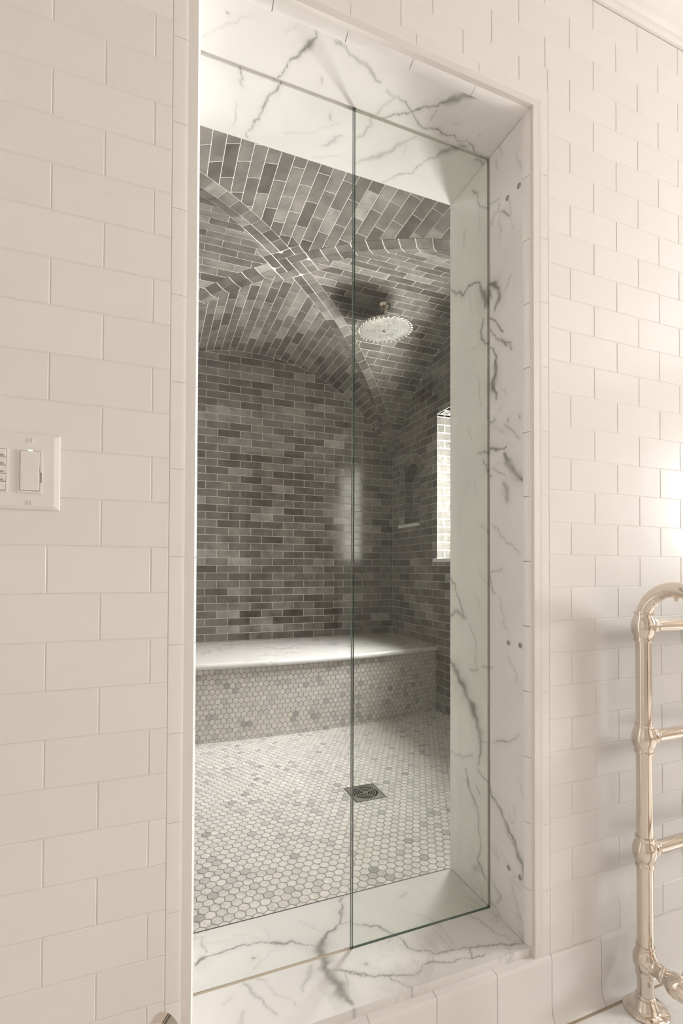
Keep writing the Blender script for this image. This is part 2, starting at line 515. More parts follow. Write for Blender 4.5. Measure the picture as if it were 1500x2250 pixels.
# coved base tiles along the foot of the wall
bprof = [(0.0, 0.1525), (-0.003, 0.1512), (-0.0045, 0.148), (-0.005, 0.142), (-0.005, 0.034), (-0.0062, 0.022), (-0.0095, 0.012), (-0.0155, 0.004), (-0.019, 0.002), (-0.019, 0.0003), (0.016, 0.0003), (0.016, 0.1525)]
baseboard = link('baseboard_front', box_mesh('baseboard_front', (BX0, 0.0, 0.0), (BX1, 0.004, 0.15)), MAT['white_grout'])
tag(baseboard, 'coved white base tiles along the foot of the tiled wall', kind='structure')
x = 0.8635-PT*14; cache = None
while x < BX1-PT:
    n = len(bprof)
    if cache is None:
        V = [(-PT/2+0.0007, y, z) for y, z in bprof]+[(PT/2-0.0007, y, z) for y, z in bprof]
        cache = from_data('base_tile', V, [tuple(range(n)), tuple(range(2*n-1, n-1, -1))]+[(i, n+i, n+(i+1) % n, (i+1) % n) for i in range(n)])
        fix_normals(cache); cache.polygons.foreach_set('use_smooth', [True]*len(cache.polygons)); cache.set_sharp_from_angle(angle=math.radians(40))
    if x > -0.5:
        o = link('base_tile', cache, MAT['white'], baseboard); o.location = (x+PT/2, 0, 0)
    x += PT

# ---- bathroom shell
floor = link('floor', box_mesh('floor', (BX0-0.1, BY0-0.1, -0.05), (BX1+0.1, 0.0, 0.0)), MAT['marble_floor'])
tag(floor, 'pale veined marble bathroom floor', kind='structure')
seam = link('joint_line', box_mesh('joint_line', (BX0, -0.0245, -0.001), (BX1, -0.018, 0.0006)), MAT['silicone'], floor)
ceil = link('ceiling', box_mesh('ceiling', (BX0-0.1, BY0-0.1, ZC), (BX1+0.1, 0.0018, ZC+0.08)), MAT['paint'])
tag(ceil, 'white painted bathroom ceiling', kind='structure')
t = 0.14
wl = link('wall_left', box_mesh('wall_left', (BX0-t, BY0-t, 0), (BX0, 0.0, ZC)), MAT['plaster']); tag(wl, 'cream bathroom side wall', kind='structure')
wr = link('wall_right', boxes_mesh('wall_right', [((BX1, BY0-t, 0), (BX1+t, RW[0], ZC)), ((BX1, RW[1], 0), (BX1+t, 0.0, ZC)),
     ((BX1, RW[0], 0), (BX1+t, RW[1], RW[2])), ((BX1, RW[0], RW[3]), (BX1+t, RW[1], ZC))]), MAT['plaster']); tag(wr, 'cream bathroom wall with a window', kind='structure')
wb = link('wall_rear', box_mesh('wall_rear', (BX0, BY0-t, 0), (BX1, BY0, ZC)), MAT['plaster']); tag(wb, 'cream bathroom wall facing the shower doorway', kind='structure')
d1 = empty('added_door_1', (1.15, BY0, 0)); tag(d1, 'unseen dark panelled door added for contrast in the reflections', kind='structure')  # added door, out of view: gives the metal and glass something dark to mirror
MAT['wood'] = mk_plaster('dark_stained_wood', (0.055, 0.036, 0.024)); MAT['wood'].node_tree.nodes['Principled BSDF'].inputs['Roughness'].default_value = 0.35
for nm, a_, b_ in (('leaf', (-0.42, 0.002, 0.005), (0.42, 0.040, 2.05)), ('stile', (-0.42, 0.03, 0.005), (-0.30, 0.052, 2.05)), ('stile', (0.30, 0.03, 0.005), (0.42, 0.052, 2.05)),
                   ('rail', (-0.30, 0.03, 0.005), (0.30, 0.052, 0.22)), ('rail', (-0.30, 0.03, 0.95), (0.30, 0.052, 1.10)), ('rail', (-0.30, 0.03, 1.92), (0.30, 0.052, 2.05)),
                   ('casing', (-0.52, 0.0, 0.0), (-0.42, 0.03, 2.15)), ('casing', (0.42, 0.0, 0.0), (0.52, 0.03, 2.15)), ('casing', (-0.42, 0.0, 2.05), (0.42, 0.03, 2.15))):
    link(nm, box_mesh(nm, a_, b_, 0.003, 1), MAT['paint' if nm == 'casing' else 'wood'], d1)
link('door_knob', lathe('door_knob', [(0.0, 0.04), (0.022, 0.052), (0.009, 0.06), (0.009, 0.085), (0.024, 0.095), (0.027, 0.11), (0.018, 0.122), (0.0, 0.125)], (0.36, 0, 1.02), (0, 1, 0), 24), MAT['nickel'], d1)
# crown moulding over the tiled wall
cp = [(0.0, 2.462), (-0.006, 2.462), (-0.010, 2.470), (-0.010, 2.482), (-0.018, 2.488), (-0.024, 2.502), (-0.036, 2.518), (-0.052, 2.532), (-0.064, 2.538), (-0.064, 2.552), (-0.074, 2.556), (-0.082, 2.570), (-0.084, 2.599), (0.0, 2.599)]
n = len(cp)
V = [(BX0, y, z) for y, z in cp]+[(BX1, y, z) for y, z in cp]
me = from_data('trim_1', V, [tuple(range(n)), tuple(range(2*n-1, n-1, -1))]+[(i, n+i, n+(i+1) % n, (i+1) % n) for i in range(n)]); fix_normals(me)
tag(link('trim_1', me, MAT['paint']), 'white crown moulding above the tiled wall', kind='structure')

def window(name, surf, w, h, depth, cols, rows, label):
    """surf: u along, v up, n into the room"""
    root = empty(name, tuple(surf.map(w/2, 0, 0))); tag(root, label, kind='structure')
    inv = Matrix.Translation(-root.location)
    fr = 0.022
    def bar(nm, u0, u1, v0, v1, d0, d1, mat):
        pts = [(u0, v0), (u1, v0), (u1, v1), (u0, v1)]
        me = extrude_poly(nm, pts, lambda u, v, hh: surf.map(u, v, hh), d0, d1); me.transform(inv)
        return link(nm, me, mat, root)
    bar('frame_rail', 0, w, 0, fr, -depth, -depth+0.05, MAT['paint']); bar('frame_rail', 0, w, h-fr, h, -depth, -depth+0.05, MAT['paint'])
    bar('frame_stile', 0, fr, fr, h-fr, -depth, -depth+0.05, MAT['paint']); bar('frame_stile', w-fr, w, fr, h-fr, -depth, -depth+0.05, MAT['paint'])
    for i in range(1, cols): bar('glazing_bar', w*i/cols-0.012, w*i/cols+0.012, fr, h-fr, -depth+0.005, -depth+0.04, MAT['paint'])
    for i in range(1, rows): bar('glazing_bar', fr, w-fr, h*i/rows-0.012, h*i/rows+0.012, -depth+0.006, -depth+0.039, MAT['paint'])
    bar('pane', fr*0.7, w-fr*0.7, fr*0.7, h-fr*0.7, -depth+0.018, -depth+0.022, MAT['glass_clear'])
    return root
window('window_1', Flat((BX1, RW[1], RW[2]), (0, -1, 0), (0, 0, 1), (-1, 0, 0)), RW[1]-RW[0], RW[3]-RW[2], 0.10, 2, 3, 'white framed window in the bathroom wall on the towel rail side')
# ---- marble lining of the doorway
def value_noise(p, seed):
    q = np.floor(p).astype(int); f = p-q; f = f*f*(3-2*f)
    def hsh(i, j): 
        s = np.sin(i*127.1+j*311.7+seed*74.7)*43758.5453; return s-np.floor(s)
    a = hsh(q[:,0], q[:,1]); b = hsh(q[:,0]+1, q[:,1]); c = hsh(q[:,0], q[:,1]+1); d = hsh(q[:,0]+1, q[:,1]+1)
    return (a*(1-f[:,0])+b*f[:,0])*(1-f[:,1])+(c*(1-f[:,0])+d*f[:,0])*f[:,1]
def roughen(pl, amp):
    pts = [np.array(p, float) for p in pl]
    for it in range(3):
        out = [pts[0]]
        for a, b in zip(pts[:-1], pts[1:]):
            d = b-a; L = np.linalg.norm(d); m = (a+b)/2
            nrm = np.array([-d[1], d[0]])/(L+1e-9); out += [m+nrm*rnd.gauss(0, amp)*L, b]
        pts = out
    return pts
def slab(name, surf, u0, u1, v0, v1, thick, veins, mat, parent, step=0.0035, round_v0=0.0):
    """slab with its face at h=0 as a fine grid that carries the vein amount; veins: (polyline in (u,v,width), strength)"""
    nu = max(2, int((u1-u0)/step)+1); nv = max(2, int((v1-v0)/step)+1)
    U, Vv = np.meshgrid(np.linspace(u0, u1, nu), np.linspace(v0, v1, nv), indexing='ij')
    uv = np.stack([U.ravel(), Vv.ravel()], 1)
    wob = uv+0.004*(np.stack([value_noise(uv*70, 1), value_noise(uv*70, 2)], 1)-0.5)+0.002*(np.stack([value_noise(uv*190, 5), value_noise(uv*190, 6)], 1)-0.5)
    val = np.zeros(len(uv))
    for pl, st in veins:
        wd = [p[2] for p in pl]; base = [(p[0], p[1]) for p in pl]
        pts = roughen(base, 0.10); m = (len(pts)-1)//(len(base)-1)
        ws = [wd[min(i//m, len(wd)-1)]+(wd[min(i//m+1, len(wd)-1)]-wd[min(i//m, len(wd)-1)])*((i % m)/m) for i in range(len(pts))]
        for i in range(len(pts)-1):
            a, b = pts[i], pts[i+1]; d = b-a; L2 = d@d+1e-12
            lo = np.minimum(a, b)-0.03; hi = np.maximum(a, b)+0.03
            idx = np.where((wob[:,0] > lo[0]) & (wob[:,0] < hi[0]) & (wob[:,1] > lo[1]) & (wob[:,1] < hi[1]))[0]
            if not len(idx): continue
            r = wob[idx]-a; tt = np.clip(r@d/L2, 0, 1); dist = np.linalg.norm(r-tt[:,None]*d, axis=1)
            w = ws[i]*(0.65+0.7*value_noise(uv[idx]*55, 9))
            s = st*(np.exp(-(dist/(w*0.62))**2)*0.9+np.exp(-(dist/(w*2.2+0.003))**2)*0.16)
            val[idx] = np.maximum(val[idx], s)
    val *= 0.72+0.5*value_noise(uv*40, 3)
    P = np.array([surf.map(u, v, 0.0) for u, v in uv])
    idx = np.arange(nu*nv).reshape(nu, nv)
    Fs = [(idx[i,j], idx[i+1,j], idx[i+1,j+1], idx[i,j+1]) for i in range(nu-1) for j in range(nv-1)]
    border = list(idx[:,0])+list(idx[-1,1:])+list(idx[-2::-1,-1])+list(idx[0,-2:0:-1])
    nb = len(P)
    BP = [surf.map(uv[i][0], uv[i][1], -thick) for i in border]
    V = np.vstack([P, BP]); n = len(border)
    Fs += [(border[i], nb+i, nb+(i+1) % n, border[(i+1) % n]) for i in range(n)]
    Fs.append(tuple(nb+i for i in range(n-1, -1, -1)))
    org = P.mean(0)
    me = from_data(name, V-org, [tuple(int(x) for x in f) for f in Fs]); fix_normals(me)
    at = me.attributes.new('vein', 'FLOAT', 'POINT')
    full = np.concatenate([np.clip(val, 0, 1), np.clip(val[border], 0, 1)]); at.data.foreach_set('value', full.astype(np.float32))
    o = link(name, me, mat, parent); o.location = org
    return o
trim2 = empty('trim_2', (0.44, 0.17, ZB)); tag(trim2, 'veined white marble lining of the shower doorway', kind='structure')
def par(o, p):
    o.parent = p; o.matrix_parent_inverse = Matrix.Translation(-p.location); return o
def z1(ox, oy, s): return lambda pts: [(ox+x/s, oy+y/s, w) for x, y, w in pts]
A1 = z1(0, 0, 2.0); A2 = z1(750, 0, 2.0); A4 = z1(750, 560, 2.0); A6 = z1(750, 1120, 2.0); A8 = z1(750, 1690, 2.0); S5 = z1(420, 1850, 3.75)
mm = 0.001
head = [  # soffit veins: (pixel polyline, strength)
 (A1([(1392,130,1.5),(1385,165,2.5),(1357,203,6.5),(1318,228,4),(1265,275,1.6),(1240,322,1.4),(1205,355,1.8)]), 1.0),
 (A1([(1240,368,2),(1190,415,3.5),(1165,445,4),(1150,490,2.5),(1115,540,2),(1085,605,1.6)]), 0.9),
 (A1([(1205,395,1),(1180,430,1.5),(1160,470,1)]), 0.7),
 (A1([(1050,300,1.2),(1064,345,2),(1066,385,1.5)]), 0.8), (A1([(1035,450,1.5),(1030,480,2),(1025,560,1)]), 0.35),
 (A1([(1440,150,2),(1500,190,3)]), 0.5), (A1([(890,155,1),(960,125,1),(1050,75,1.5),(1110,68,1)]), 0.3), (A1([(1000,60,2),(1010,64,2)]), 0.6),
 (A1([(1500,595,4),(1465,620,5),(1420,640,3)]), 0.45), (A1([(1500,540,1.5),(1400,575,1.5),(1240,585,1)]), 0.3), (A1([(1500,690,1),(1440,680,2),(1360,690,1)]), 0.3),
 (A1([(1450,505,3),(1452,530,2)]), 0.6), (A1([(1410,340,3),(1416,365,2)]), 0.4), (A1([(1310,110,1),(1255,140,1)]), 0.3),
 (A2([(-30,180,3),(20,208,3),(70,260,5),(130,312,5),(170,362,2)]), 0.55),
 (A2([(595,430,3),(540,415,9),(480,440,8),(440,450,3),(400,466,2.5),(330,482,2.5),(270,495,1.5),(215,512,2),(170,520,1)]), 0.95),
 (A2([(250,425,1.5),(285,450,2),(300,490,2),(335,540,2.5),(400,562,2.5),(440,585,2),(500,598,1.5),(545,620,2),(580,660,2),(645,690,2.5)]), 0.85),
 (A2([(200,400,4),(240,430,4),(180,470,4),(150,510,3)]), 0.35), (A2([(420,480,3),(390,520,2),(370,555,1.5)]), 0.4),
 (A2([(500,540,4),(520,545,3)]), 0.3), (A2([(600,600,1.5),(608,592,1.5)]), 0.6),
 (A2([(535,645,7),(500,655,8),(440,665,5),(410,695,2),(330,735,1.6),(260,765,1.6),(180,800,1.6)]), 0.7),
 (A2([(590,700,4),(620,722,4)]), 0.7),
 (A2([(330,600,3),(250,640,6),(170,680,7),(110,700,5),(60,720,2)]), 0.42), (A2([(130,520,4),(100,590,4),(60,620,2)]), 0.4), (A2([(290,640,1.5),(260,700,1)]), 0.3),
]
jamb = [
 (A4([(480,150,2),(505,170,4),(535,178,5),(555,140,3),(585,122,2.5),(610,128,4),(625,170,8),(632,225,6)]), 0.95),
 (A4([(648,128,4),(672,130,7),(690,150,5)]), 1.0), (A4([(690,150,5),(692,195,7),(675,240,3)]), 1.0), (A4([(652,160,5),(660,190,4)]), 0.9),
 (A4([(700,195,2),(718,150,1.6),(745,85,1)]), 0.6), (A4([(560,160,1.5),(572,245,1)]), 0.4),
 (A4([(620,285,2.5),(612,340,3.5),(632,395,4)]), 0.95), (A4([(640,290,2),(680,300,3),(708,340,2)]), 0.85),
 (A4([(655,330,2),(680,365,2.5),(715,385,3.5),(748,418,2)]), 0.8), (A4([(705,370,3),(730,395,3)]), 0.8),
 (A4([(630,395,3),(664,412,3),(680,455,4),(678,510,8),(664,570,8),(682,630,2)]), 1.0), (A4([(605,400,1.5),(570,425,1)]), 0.4),
 (A4([(590,530,2),(605,590,2),(612,660,1.5)]), 0.45), (A4([(648,650,1.5),(640,720,1.5)]), 0.4), (A4([(700,590,1.5),(725,630,1.2)]), 0.4), (A4([(705,660,3),(700,690,2)]), 0.35),
 (A4([(655,738,3),(675,724,3)]), 0.8), (A4([(718,745,2.5),(750,765,2.5),(782,808,2)]), 0.6), (A4([(555,760,1.5),(570,810,1.2)]), 0.4),
 (A4([(605,870,2.5),(640,872,3.5),(690,852,4),(722,845,2.5)]), 0.9), (A4([(625,900,2),(638,945,3),(657,972,2)]), 0.85),
 (A4([(715,870,4),(735,915,8),(765,962,7),(803,1000,4)]), 0.85), (A4([(665,930,1.5),(690,960,2),(728,988,2)]), 0.6),
 (A4([(712,1005,5),(725,1040,8),(730,1080,5)]), 0.6), (A4([(655,1050,1),(650,1110,1.5)]), 0.4), (A4([(580,990,1),(600,1080,1.2)]), 0.35), (A4([(780,705,2),(783,712,2)]), 0.9), (A4([(732,724,2),(733,732,2)]), 0.9),
 (A6([(605,60,1.5),(640,85,1.5),(640,110,1.5)]), 0.45), (A6([(668,70,2),(690,100,2.5),(738,150,2.5),(784,185,2)]), 0.45), (A6([(600,260,2),(640,330,2)]), 0.3),
 (A6([(658,278,1.5),(704,260,1.8)]), 0.75), (A6([(654,290,1.8),(658,340,1.8),(676,368,1.2)]), 0.8), (A6([(690,380,2),(715,470,2),(733,545,1.2)]), 0.4), (A6([(580,365,2),(610,440,2)]), 0.25),
 (A6([(480,300,3),(508,375,4.5),(540,470,3)]), 0.7), (A6([(480,465,5),(515,450,6),(548,476,3)]), 0.7), (A6([(560,500,2),(590,590,1.5),(594,695,2)]), 0.5), (A6([(565,700,2),(585,706,3),(600,698,2)]), 0.8), (A6([(620,690,2.5),(662,692,1.2)]), 0.6),
 (A6([(480,660,4),(495,690,9),(520,755,9),(555,830,11),(585,900,12),(605,980,8),(612,1050,4),(600,1120,3)]), 0.85),
 (A6([(668,1022,1.5),(735,1020,1.8),(765,1005,1.5),(778,985,1.2)]), 0.75), (A6([(470,1060,2),(520,1075,2),(575,1080,2)]), 0.6), (A6([(600,1020,1.5),(645,1022,1.5)]), 0.5), (A6([(730,640,3),(770,750,3)]), 0.3),
 (A8([(545,0,3),(556,60,4),(582,130,3),(604,210,3),(610,310,3),(598,400,3.5),(632,480,4)]), 0.75), (A8([(590,70,4),(608,110,3)]), 0.5), (A8([(600,0,2),(640,55,3)]), 0.7),
 (A8([(650,80,3.5),(690,160,4.5),(730,255,4),(765,340,5),(800,425,7),(814,490,5)]), 0.9), (A8([(715,235,2.5),(750,325,2.5),(792,425,3)]), 0.7), (A8([(585,440,7),(605,415,8),(620,460,6)]), 0.5),
 (A8([(760,160,2),(748,240,2),(735,180,1)]), 0.3), (A8([(780,60,2),(805,140,2)]), 0.3), (A8([(685,380,3),(690,392,3)]), 0.4), (A8([(665,500,3),(700,555,3.5),(686,590,2)]), 0.5), (A8([(655,580,1.5),(680,610,2),(705,650,2)]), 0.6),
 (A2([(690,640,2.5),(705,680,2)]), 0.4), (A2([(680,700,2),(690,740,1.5)]), 0.4), (A2([(770,660,2),(790,740,2)]), 0.3), (A2([(575,840,2.5),(600,890,1.8),(645,915,3)]), 0.8),
 (A2([(648,900,2.5),(690,875,2),(692,910,1.5),(668,950,1.5),(660,985,2)]), 0.65), (A2([(700,930,2.5),(720,940,3),(738,950,2.5)]), 0.75), (A2([(735,870,1.5),(745,930,2),(755,1000,1)]), 0.4), (A2([(695,900,2),(700,1000,1.5),(694,1080,1)]), 0.5), (A2([(540,1015,3),(538,1080,2)]), 0.4), (A2([(612,850,1.5),(606,1000,2)]), 0.35),
]
sill = [
 (S5([(45,1010,3),(95,960,5),(140,945,2.5),(205,930,2),(250,908,3),(320,885,1.8),(390,860,1.8),(520,835,1.8),(640,828,2.2),(700,836,4.5),(770,840,3.5),(880,835,2),(980,850,1.8),(1060,868,3)]), 1.0),
 (S5([(1245,455,3),(1238,520,2.5),(1228,580,5),(1236,620,4),(1228,672,3),(1190,712,4),(1135,735,4),(1105,790,5),(1070,850,9),(1070,910,11),(1075,945,11)]), 0.95),
 (S5([(1080,955,6),(1110,1000,9),(1122,1060,9),(1160,1120,8),(1190,1160,11),(1220,1215,11),(1265,1270,7),(1300,1310,4),(1330,1342,3)]), 0.95),
 (S5([(1120,1060,1.8),(1240,1055,1.8),(1340,1068,1.8),(1420,1085,2),(1500,1105,2)]), 0.8),
 (A8([(-5,884,2),(60,900,2),(120,907,2),(200,908,2.5),(285,905,2),(345,890,1.6),(350,865,1.6),(385,853,2.5),(460,850,2.5),(520,832,1.8),(600,820,2),(660,812,1)]), 0.8),
 (A8([(245,735,1.2),(290,785,2),(340,797,1.6),(400,808,1.4),(450,803,2.5),(480,795,2.5),(540,783,2),(600,786,2),(660,775,2),(700,768,2.5),(750,772,1.8),(800,760,1.8)]), 0.85),
 (A8([(563,785,1.8),(567,805,1.8),(572,828,2)]), 0.8), (A8([(210,915,1.6),(270,945,1.5),(318,968,1.5),(312,985,1.5),(295,1002,1.5)]), 0.6),
 (S5([(430,1165,2),(490,1240,3.5),(560,1290,2),(640,1370,2),(705,1425,2)]), 0.5), (S5([(530,1125,2),(640,1195,2),(760,1280,1.5),(870,1350,1.5)]), 0.35),
 (S5([(990,1020,5),(965,1080,6),(945,1150,5),(920,1230,3)]), 0.35), (S5([(90,785,2),(105,860,3),(128,910,2)]), 0.5), (S5([(510,955,4),(520,959,4)]), 1.0),
 (S5([(520,1050,4),(600,960,3),(700,890,3)]), 0.22), (S5([(610,720,3),(640,800,3)]), 0.2), (S5([(880,640,1.5),(960,690,1.5),(1090,755,1.5)]), 0.3),
 (S5([(1180,690,2),(1280,660,2),(1400,690,2),(1500,700,2)]), 0.5), (S5([(430,1400,6),(410,1500,6)]), 0.25), (S5([(260,1330,4),(330,1290,4)]), 0.25), (S5([(1430,1000,4),(1445,1008,4)]), 0.6), (S5([(1260,1430,3),(1330,1400,4),(1345,1370,3),(1310,1470,4)]), 0.6),
 (A8([(100,682,2),(165,690,3.5),(180,705,2.5),(225,722,2)]), 0.8), (A8([(0,880,2),(25,1000,4),(45,1035,3)]), 0.5), (A8([(555,640,2),(640,690,2),(745,752,1.5)]), 0.45), (A8([(660,610,1.5),(640,580,1.5)]), 0.4), (A8([(330,640,2),(440,690,2)]), 0.25), (A8([(20,500,2),(30,560,2)]), 0.3), (A8([(200,760,3),(255,735,2)]), 0.3), (A8([(260,560,4),(280,545,4)]), 0.35),
]
def vw(w): return w*mm*(1.15 if w < 3 else 1.15+0.14*min(w-3, 5))
def to_uv(veins, fn, ua, va): return [([(fn(x, y)[ua], fn(x, y)[va], vw(w)) for x, y, w in pl], st) for pl, st in veins]
hv = to_uv(head, lambda x, y: on_z(x, y, ZT), 0, 1)
jv = to_uv(jamb, lambda x, y: on_x(x, y, X0), 1, 2)
sv = to_uv(sill, lambda x, y: on_z(x, y, ZB), 0, 1)
GH = 0.005
sH = Flat((0, 0, ZT), (1, 0, 0), (0, 1, 0), (0, 0, -1))
sJ = Flat((X0, 0, 0), (0, 1, 0), (0, 0, 1), (-1, 0, 0))
sJL = Flat((XL, 0, 0), (0, 1, 0), (0, 0, 1), (1, 0, 0))
sS = Flat((0, 0, ZB), (1, 0, 0), (0, 1, 0), (0, 0, 1))
YF = RB+0.001
E_ = 0.0008
jv_out = [([(v[0], v[1], v[2]) for v in pl], st) for pl, st in jv]
for nm, sf, u0, u1, v0, v1, ve in (
    ('head_slab', sH, XL, X0, YF, YG-GH, hv), ('head_slab', sH, XL, X0, YG+GH, YI+0.006, hv),
    ('jamb_slab', sJ, YF, YG-GH, ZB+E_, ZT-E_, jv), ('jamb_slab', sJ, YG+GH, YI+0.006, ZB+E_, ZT-E_, jv),
    ('jamb_slab', sJL, YF, YG-GH, ZB+E_, ZT-E_, []), ('jamb_slab', sJL, YG+GH, YI+0.006, ZB+E_, ZT-E_, []),
    ('sill_slab', sS, XL-0.012, X0+0.012, 0.013, YG-GH+0.001, sv), ('sill_slab', sS, XL, X0, YG+GH-0.001, YI+0.004, sv)):
    big = nm != 'jamb_slab' or sf is sJ
    o = slab(nm, sf, u0, u1, v0, v1, 0.0225 if nm == 'sill_slab' else 0.02, ve, MAT['marble'], None, 0.003 if big else 0.02)
    par(o, trim2)
o = link('seal_line', boxes_mesh('seal_line', [((XL, YG-GH, ZB-0.02), (X0, YG+GH, ZB-0.0012))]), MAT['silicone']); par(o, trim2)
o = link('glazing_groove', boxes_mesh('glazing_groove', [((XL, YG-GH, ZT+0.010), (X0, YG+GH, ZT+0.02)), ((X0+0.008, YG-GH, ZB), (X0+0.02, YG+GH, ZT)), ((XL-0.02, YG-GH, ZB), (XL-0.008, YG+GH, ZT))]), MAT['white_grout']); par(o, trim2)
o = link('edge_strip', boxes_mesh('edge_strip', [((XL, YI+0.0045, ZF-0.004), (X0, YI+0.0085, ZB-0.002)), ((XL, YI+0.010, ZF-0.004), (X0, YI+0.012, ZF+0.003))]), MAT['strip']); par(o, trim2)
# six recessed screws in the marble jamb
sc_me = None
for (y, z) in ((0.083, 1.968), (0.042, 1.969), (0.082, 0.862), (0.041, 0.862), (0.082, 0.315), (0.042, 0.315)):
    if sc_me is None:
        sc_me = lathe('screw', [(0.0062, 0.0), (0.0066, 0.0008), (0.0058, 0.0016), (0.0046, 0.0012), (0.0044, 0.0004), (0.0036, 0.0004), (0.0030, 0.0014), (0.0, 0.0018)], (0, 0, 0), (-1, 0, 0), 20)
    o = link('screw', sc_me, MAT['drain']); o.location = (X0-0.0002, y, z); par(o, trim2)
    s = link('screw_socket', None if False else box_mesh('screw_socket', (-0.0021, -0.0013, -0.0013), (-0.0014, 0.0013, 0.0013)), MAT['drain'], o)

# ---- shower walls
# back wall
wback = link('wall_back', box_mesh('wall_back', (XLW-0.1, YBK+0.0010, ZF-0.1), (XW+0.1, YBK+0.1, ZC)), MAT['grout'])
tag(wback, 'grey glazed brick wall behind the bench', kind='structure')
sB = Flat((0, YBK, 0), (1, 0, 0), (0, 0, 1), (0, -1, 0))
def arch_z(x): return ZA-(R1-math.sqrt(max(0, R1*R1-(x-XC)**2)))
def arch_zy(y): return ZA-(R2-math.sqrt(max(0, R2*R2-(y-YC)**2)))
ps = []
for p in running(XLW, XW, 0.566, ZA, BWD, BHT, BG, 0.309-BWD*5, 0.571):
    u0, u1 = p[0][0], p[1][0]
    if p[0][1] > max(arch_z(u0), arch_z(u1)): continue
    segs = 3
    q = p
    for i in range(segs):
        a, b = u0+(u1-u0)*i/segs, u0+(u1-u0)*(i+1)/segs
        q = clip_line(q, (b, arch_z(b)-0.002), (a, arch_z(a)-0.002)) if len(q) > 2 else q
    if len(q) > 2: ps.append(q)
lay(wback, sB, ps, MAT['brick'], 'brick', 0.005, 0.0006, 300, vis_shower, 'brickwork')

# right wall with window opening and arched niche
NY0, NY1, NZ0, NSP, NRISE, NRING, NDEP = 1.972, 2.186, 1.352, 1.690, 0.085, 0.072, 0.075
NC = (NY0+NY1)/2; NHW = (NY1-NY0)/2
NR = (NHW**2+NRISE**2)/(2*NRISE); NCZ = NSP+NRISE-NR
NA = math.asin(NHW/NR)
def nring(rad, n=10, ext=0.0): return [(NC+rad*math.sin(a), NCZ+rad*math.cos(a)) for a in [NA-2*NA*i/n for i in range(n+1)]]
sR = Flat((XW, 0, 0), (0, -1, 0), (0, 0, 1), (-1, 0, 0))   # u = -y
core = []
z0, z1_ = ZF-0.1, ZC
xa, xb = XW+0.0010, XW+0.36
core += [((xa, YI-0.05, z0), (xb, WY0, z1_)), ((xa, WY1, z0), (xb, NY0, z1_)), ((xa, NY1, z0), (xb, YBK+0.1, z1_)),
         ((xa, WY0, z0), (xb, WY1, WZ0-0.022)), ((xa, WY0, WZ1), (xb, WY1, z1_)),
         ((xa, NY0, z0), (xb, NY1, NZ0)), ((XW+NDEP+0.0016, NY0, NZ0), (xb, NY1, z1_)), ((xa, NY0, NSP+NRISE+0.004), (xb, NY1, z1_))]
wright = link('wall_right', boxes_mesh('wall_right', core), MAT['grout'])
wright.name = 'wall_right_shower'
tag(wright, 'dark brick shower wall with a window and an arched niche', kind='structure')
hole_w = [(-WY1-0.0015, WZ0-0.022), (-WY0+0.0015, WZ0-0.022), (-WY0+0.0015, WZ1+0.0015), (-WY1-0.0015, WZ1+0.0015)]
hole_n = [(-NY1-0.0015, NZ0-0.004), (-NY0+0.0015, NZ0-0.004), (-NY0+0.0015, NSP), (-NY1-0.0015, NSP)]
outer = nring(NR+NRING+0.002)           # from +y side to -y side
hole_a = [(-y, z) for y, z in outer]    # u = -y
hole_a = hole_a[::-1]
lo = nring(NR)
hole_arch = [(-lo[-1][0]+0.0, lo[-1][1])] + hole_a + [(-lo[0][0], lo[0][1])]
hole_arch = [p for p in hole_arch]
if area2(hole_arch) < 0: hole_arch = hole_arch[::-1]
ps = []
for p in running(-YBK, -YI+0.05, ZF-0.01, ZA, BWD, BHT, BG, -YBK+0.11, 0.571-BHT*12):
    u0, u1 = p[0][0], p[1][0]
    if p[0][1] > max(arch_zy(-u0), arch_zy(-u1)): continue
    q = p
    for i in range(3):
        a, b = u0+(u1-u0)*i/3, u0+(u1-u0)*(i+1)/3
        if len(q) > 2: q = clip_line(q, (b, arch_zy(-b)-0.002), (a, arch_zy(-a)-0.002))
    if len(q) < 3: continue
    qs = subtract_all(subtract_all(subtract_all([q], hole_w), hole_n), hole_arch)
    ps += qs
lay(wright, sR, ps, MAT['brick'], 'brick', 0.005, 0.0006, 300, vis_shower, 'brickwork')
# voussoirs of the niche arch
ps = []
NV = 7
for i in range(NV):
    a0 = -NA+2*NA*i/NV+0.006; a1 = -NA+2*NA*(i+1)/NV-0.006
    ps.append([(-(NC+NR*math.sin(a0)), NCZ+NR*math.cos(a0)), (-(NC+NR*math.sin(a1)), NCZ+NR*math.cos(a1)),
               (-(NC+(NR+NRING)*math.sin(a1)), NCZ+(NR+NRING)*math.cos(a1)), (-(NC+(NR+NRING)*math.sin(a0)), NCZ+(NR+NRING)*math.cos(a0))])
lay(wright, sR, ps, MAT['brick'], 'arch_brick', 0.006, 0.0012, 300, vis_shower)
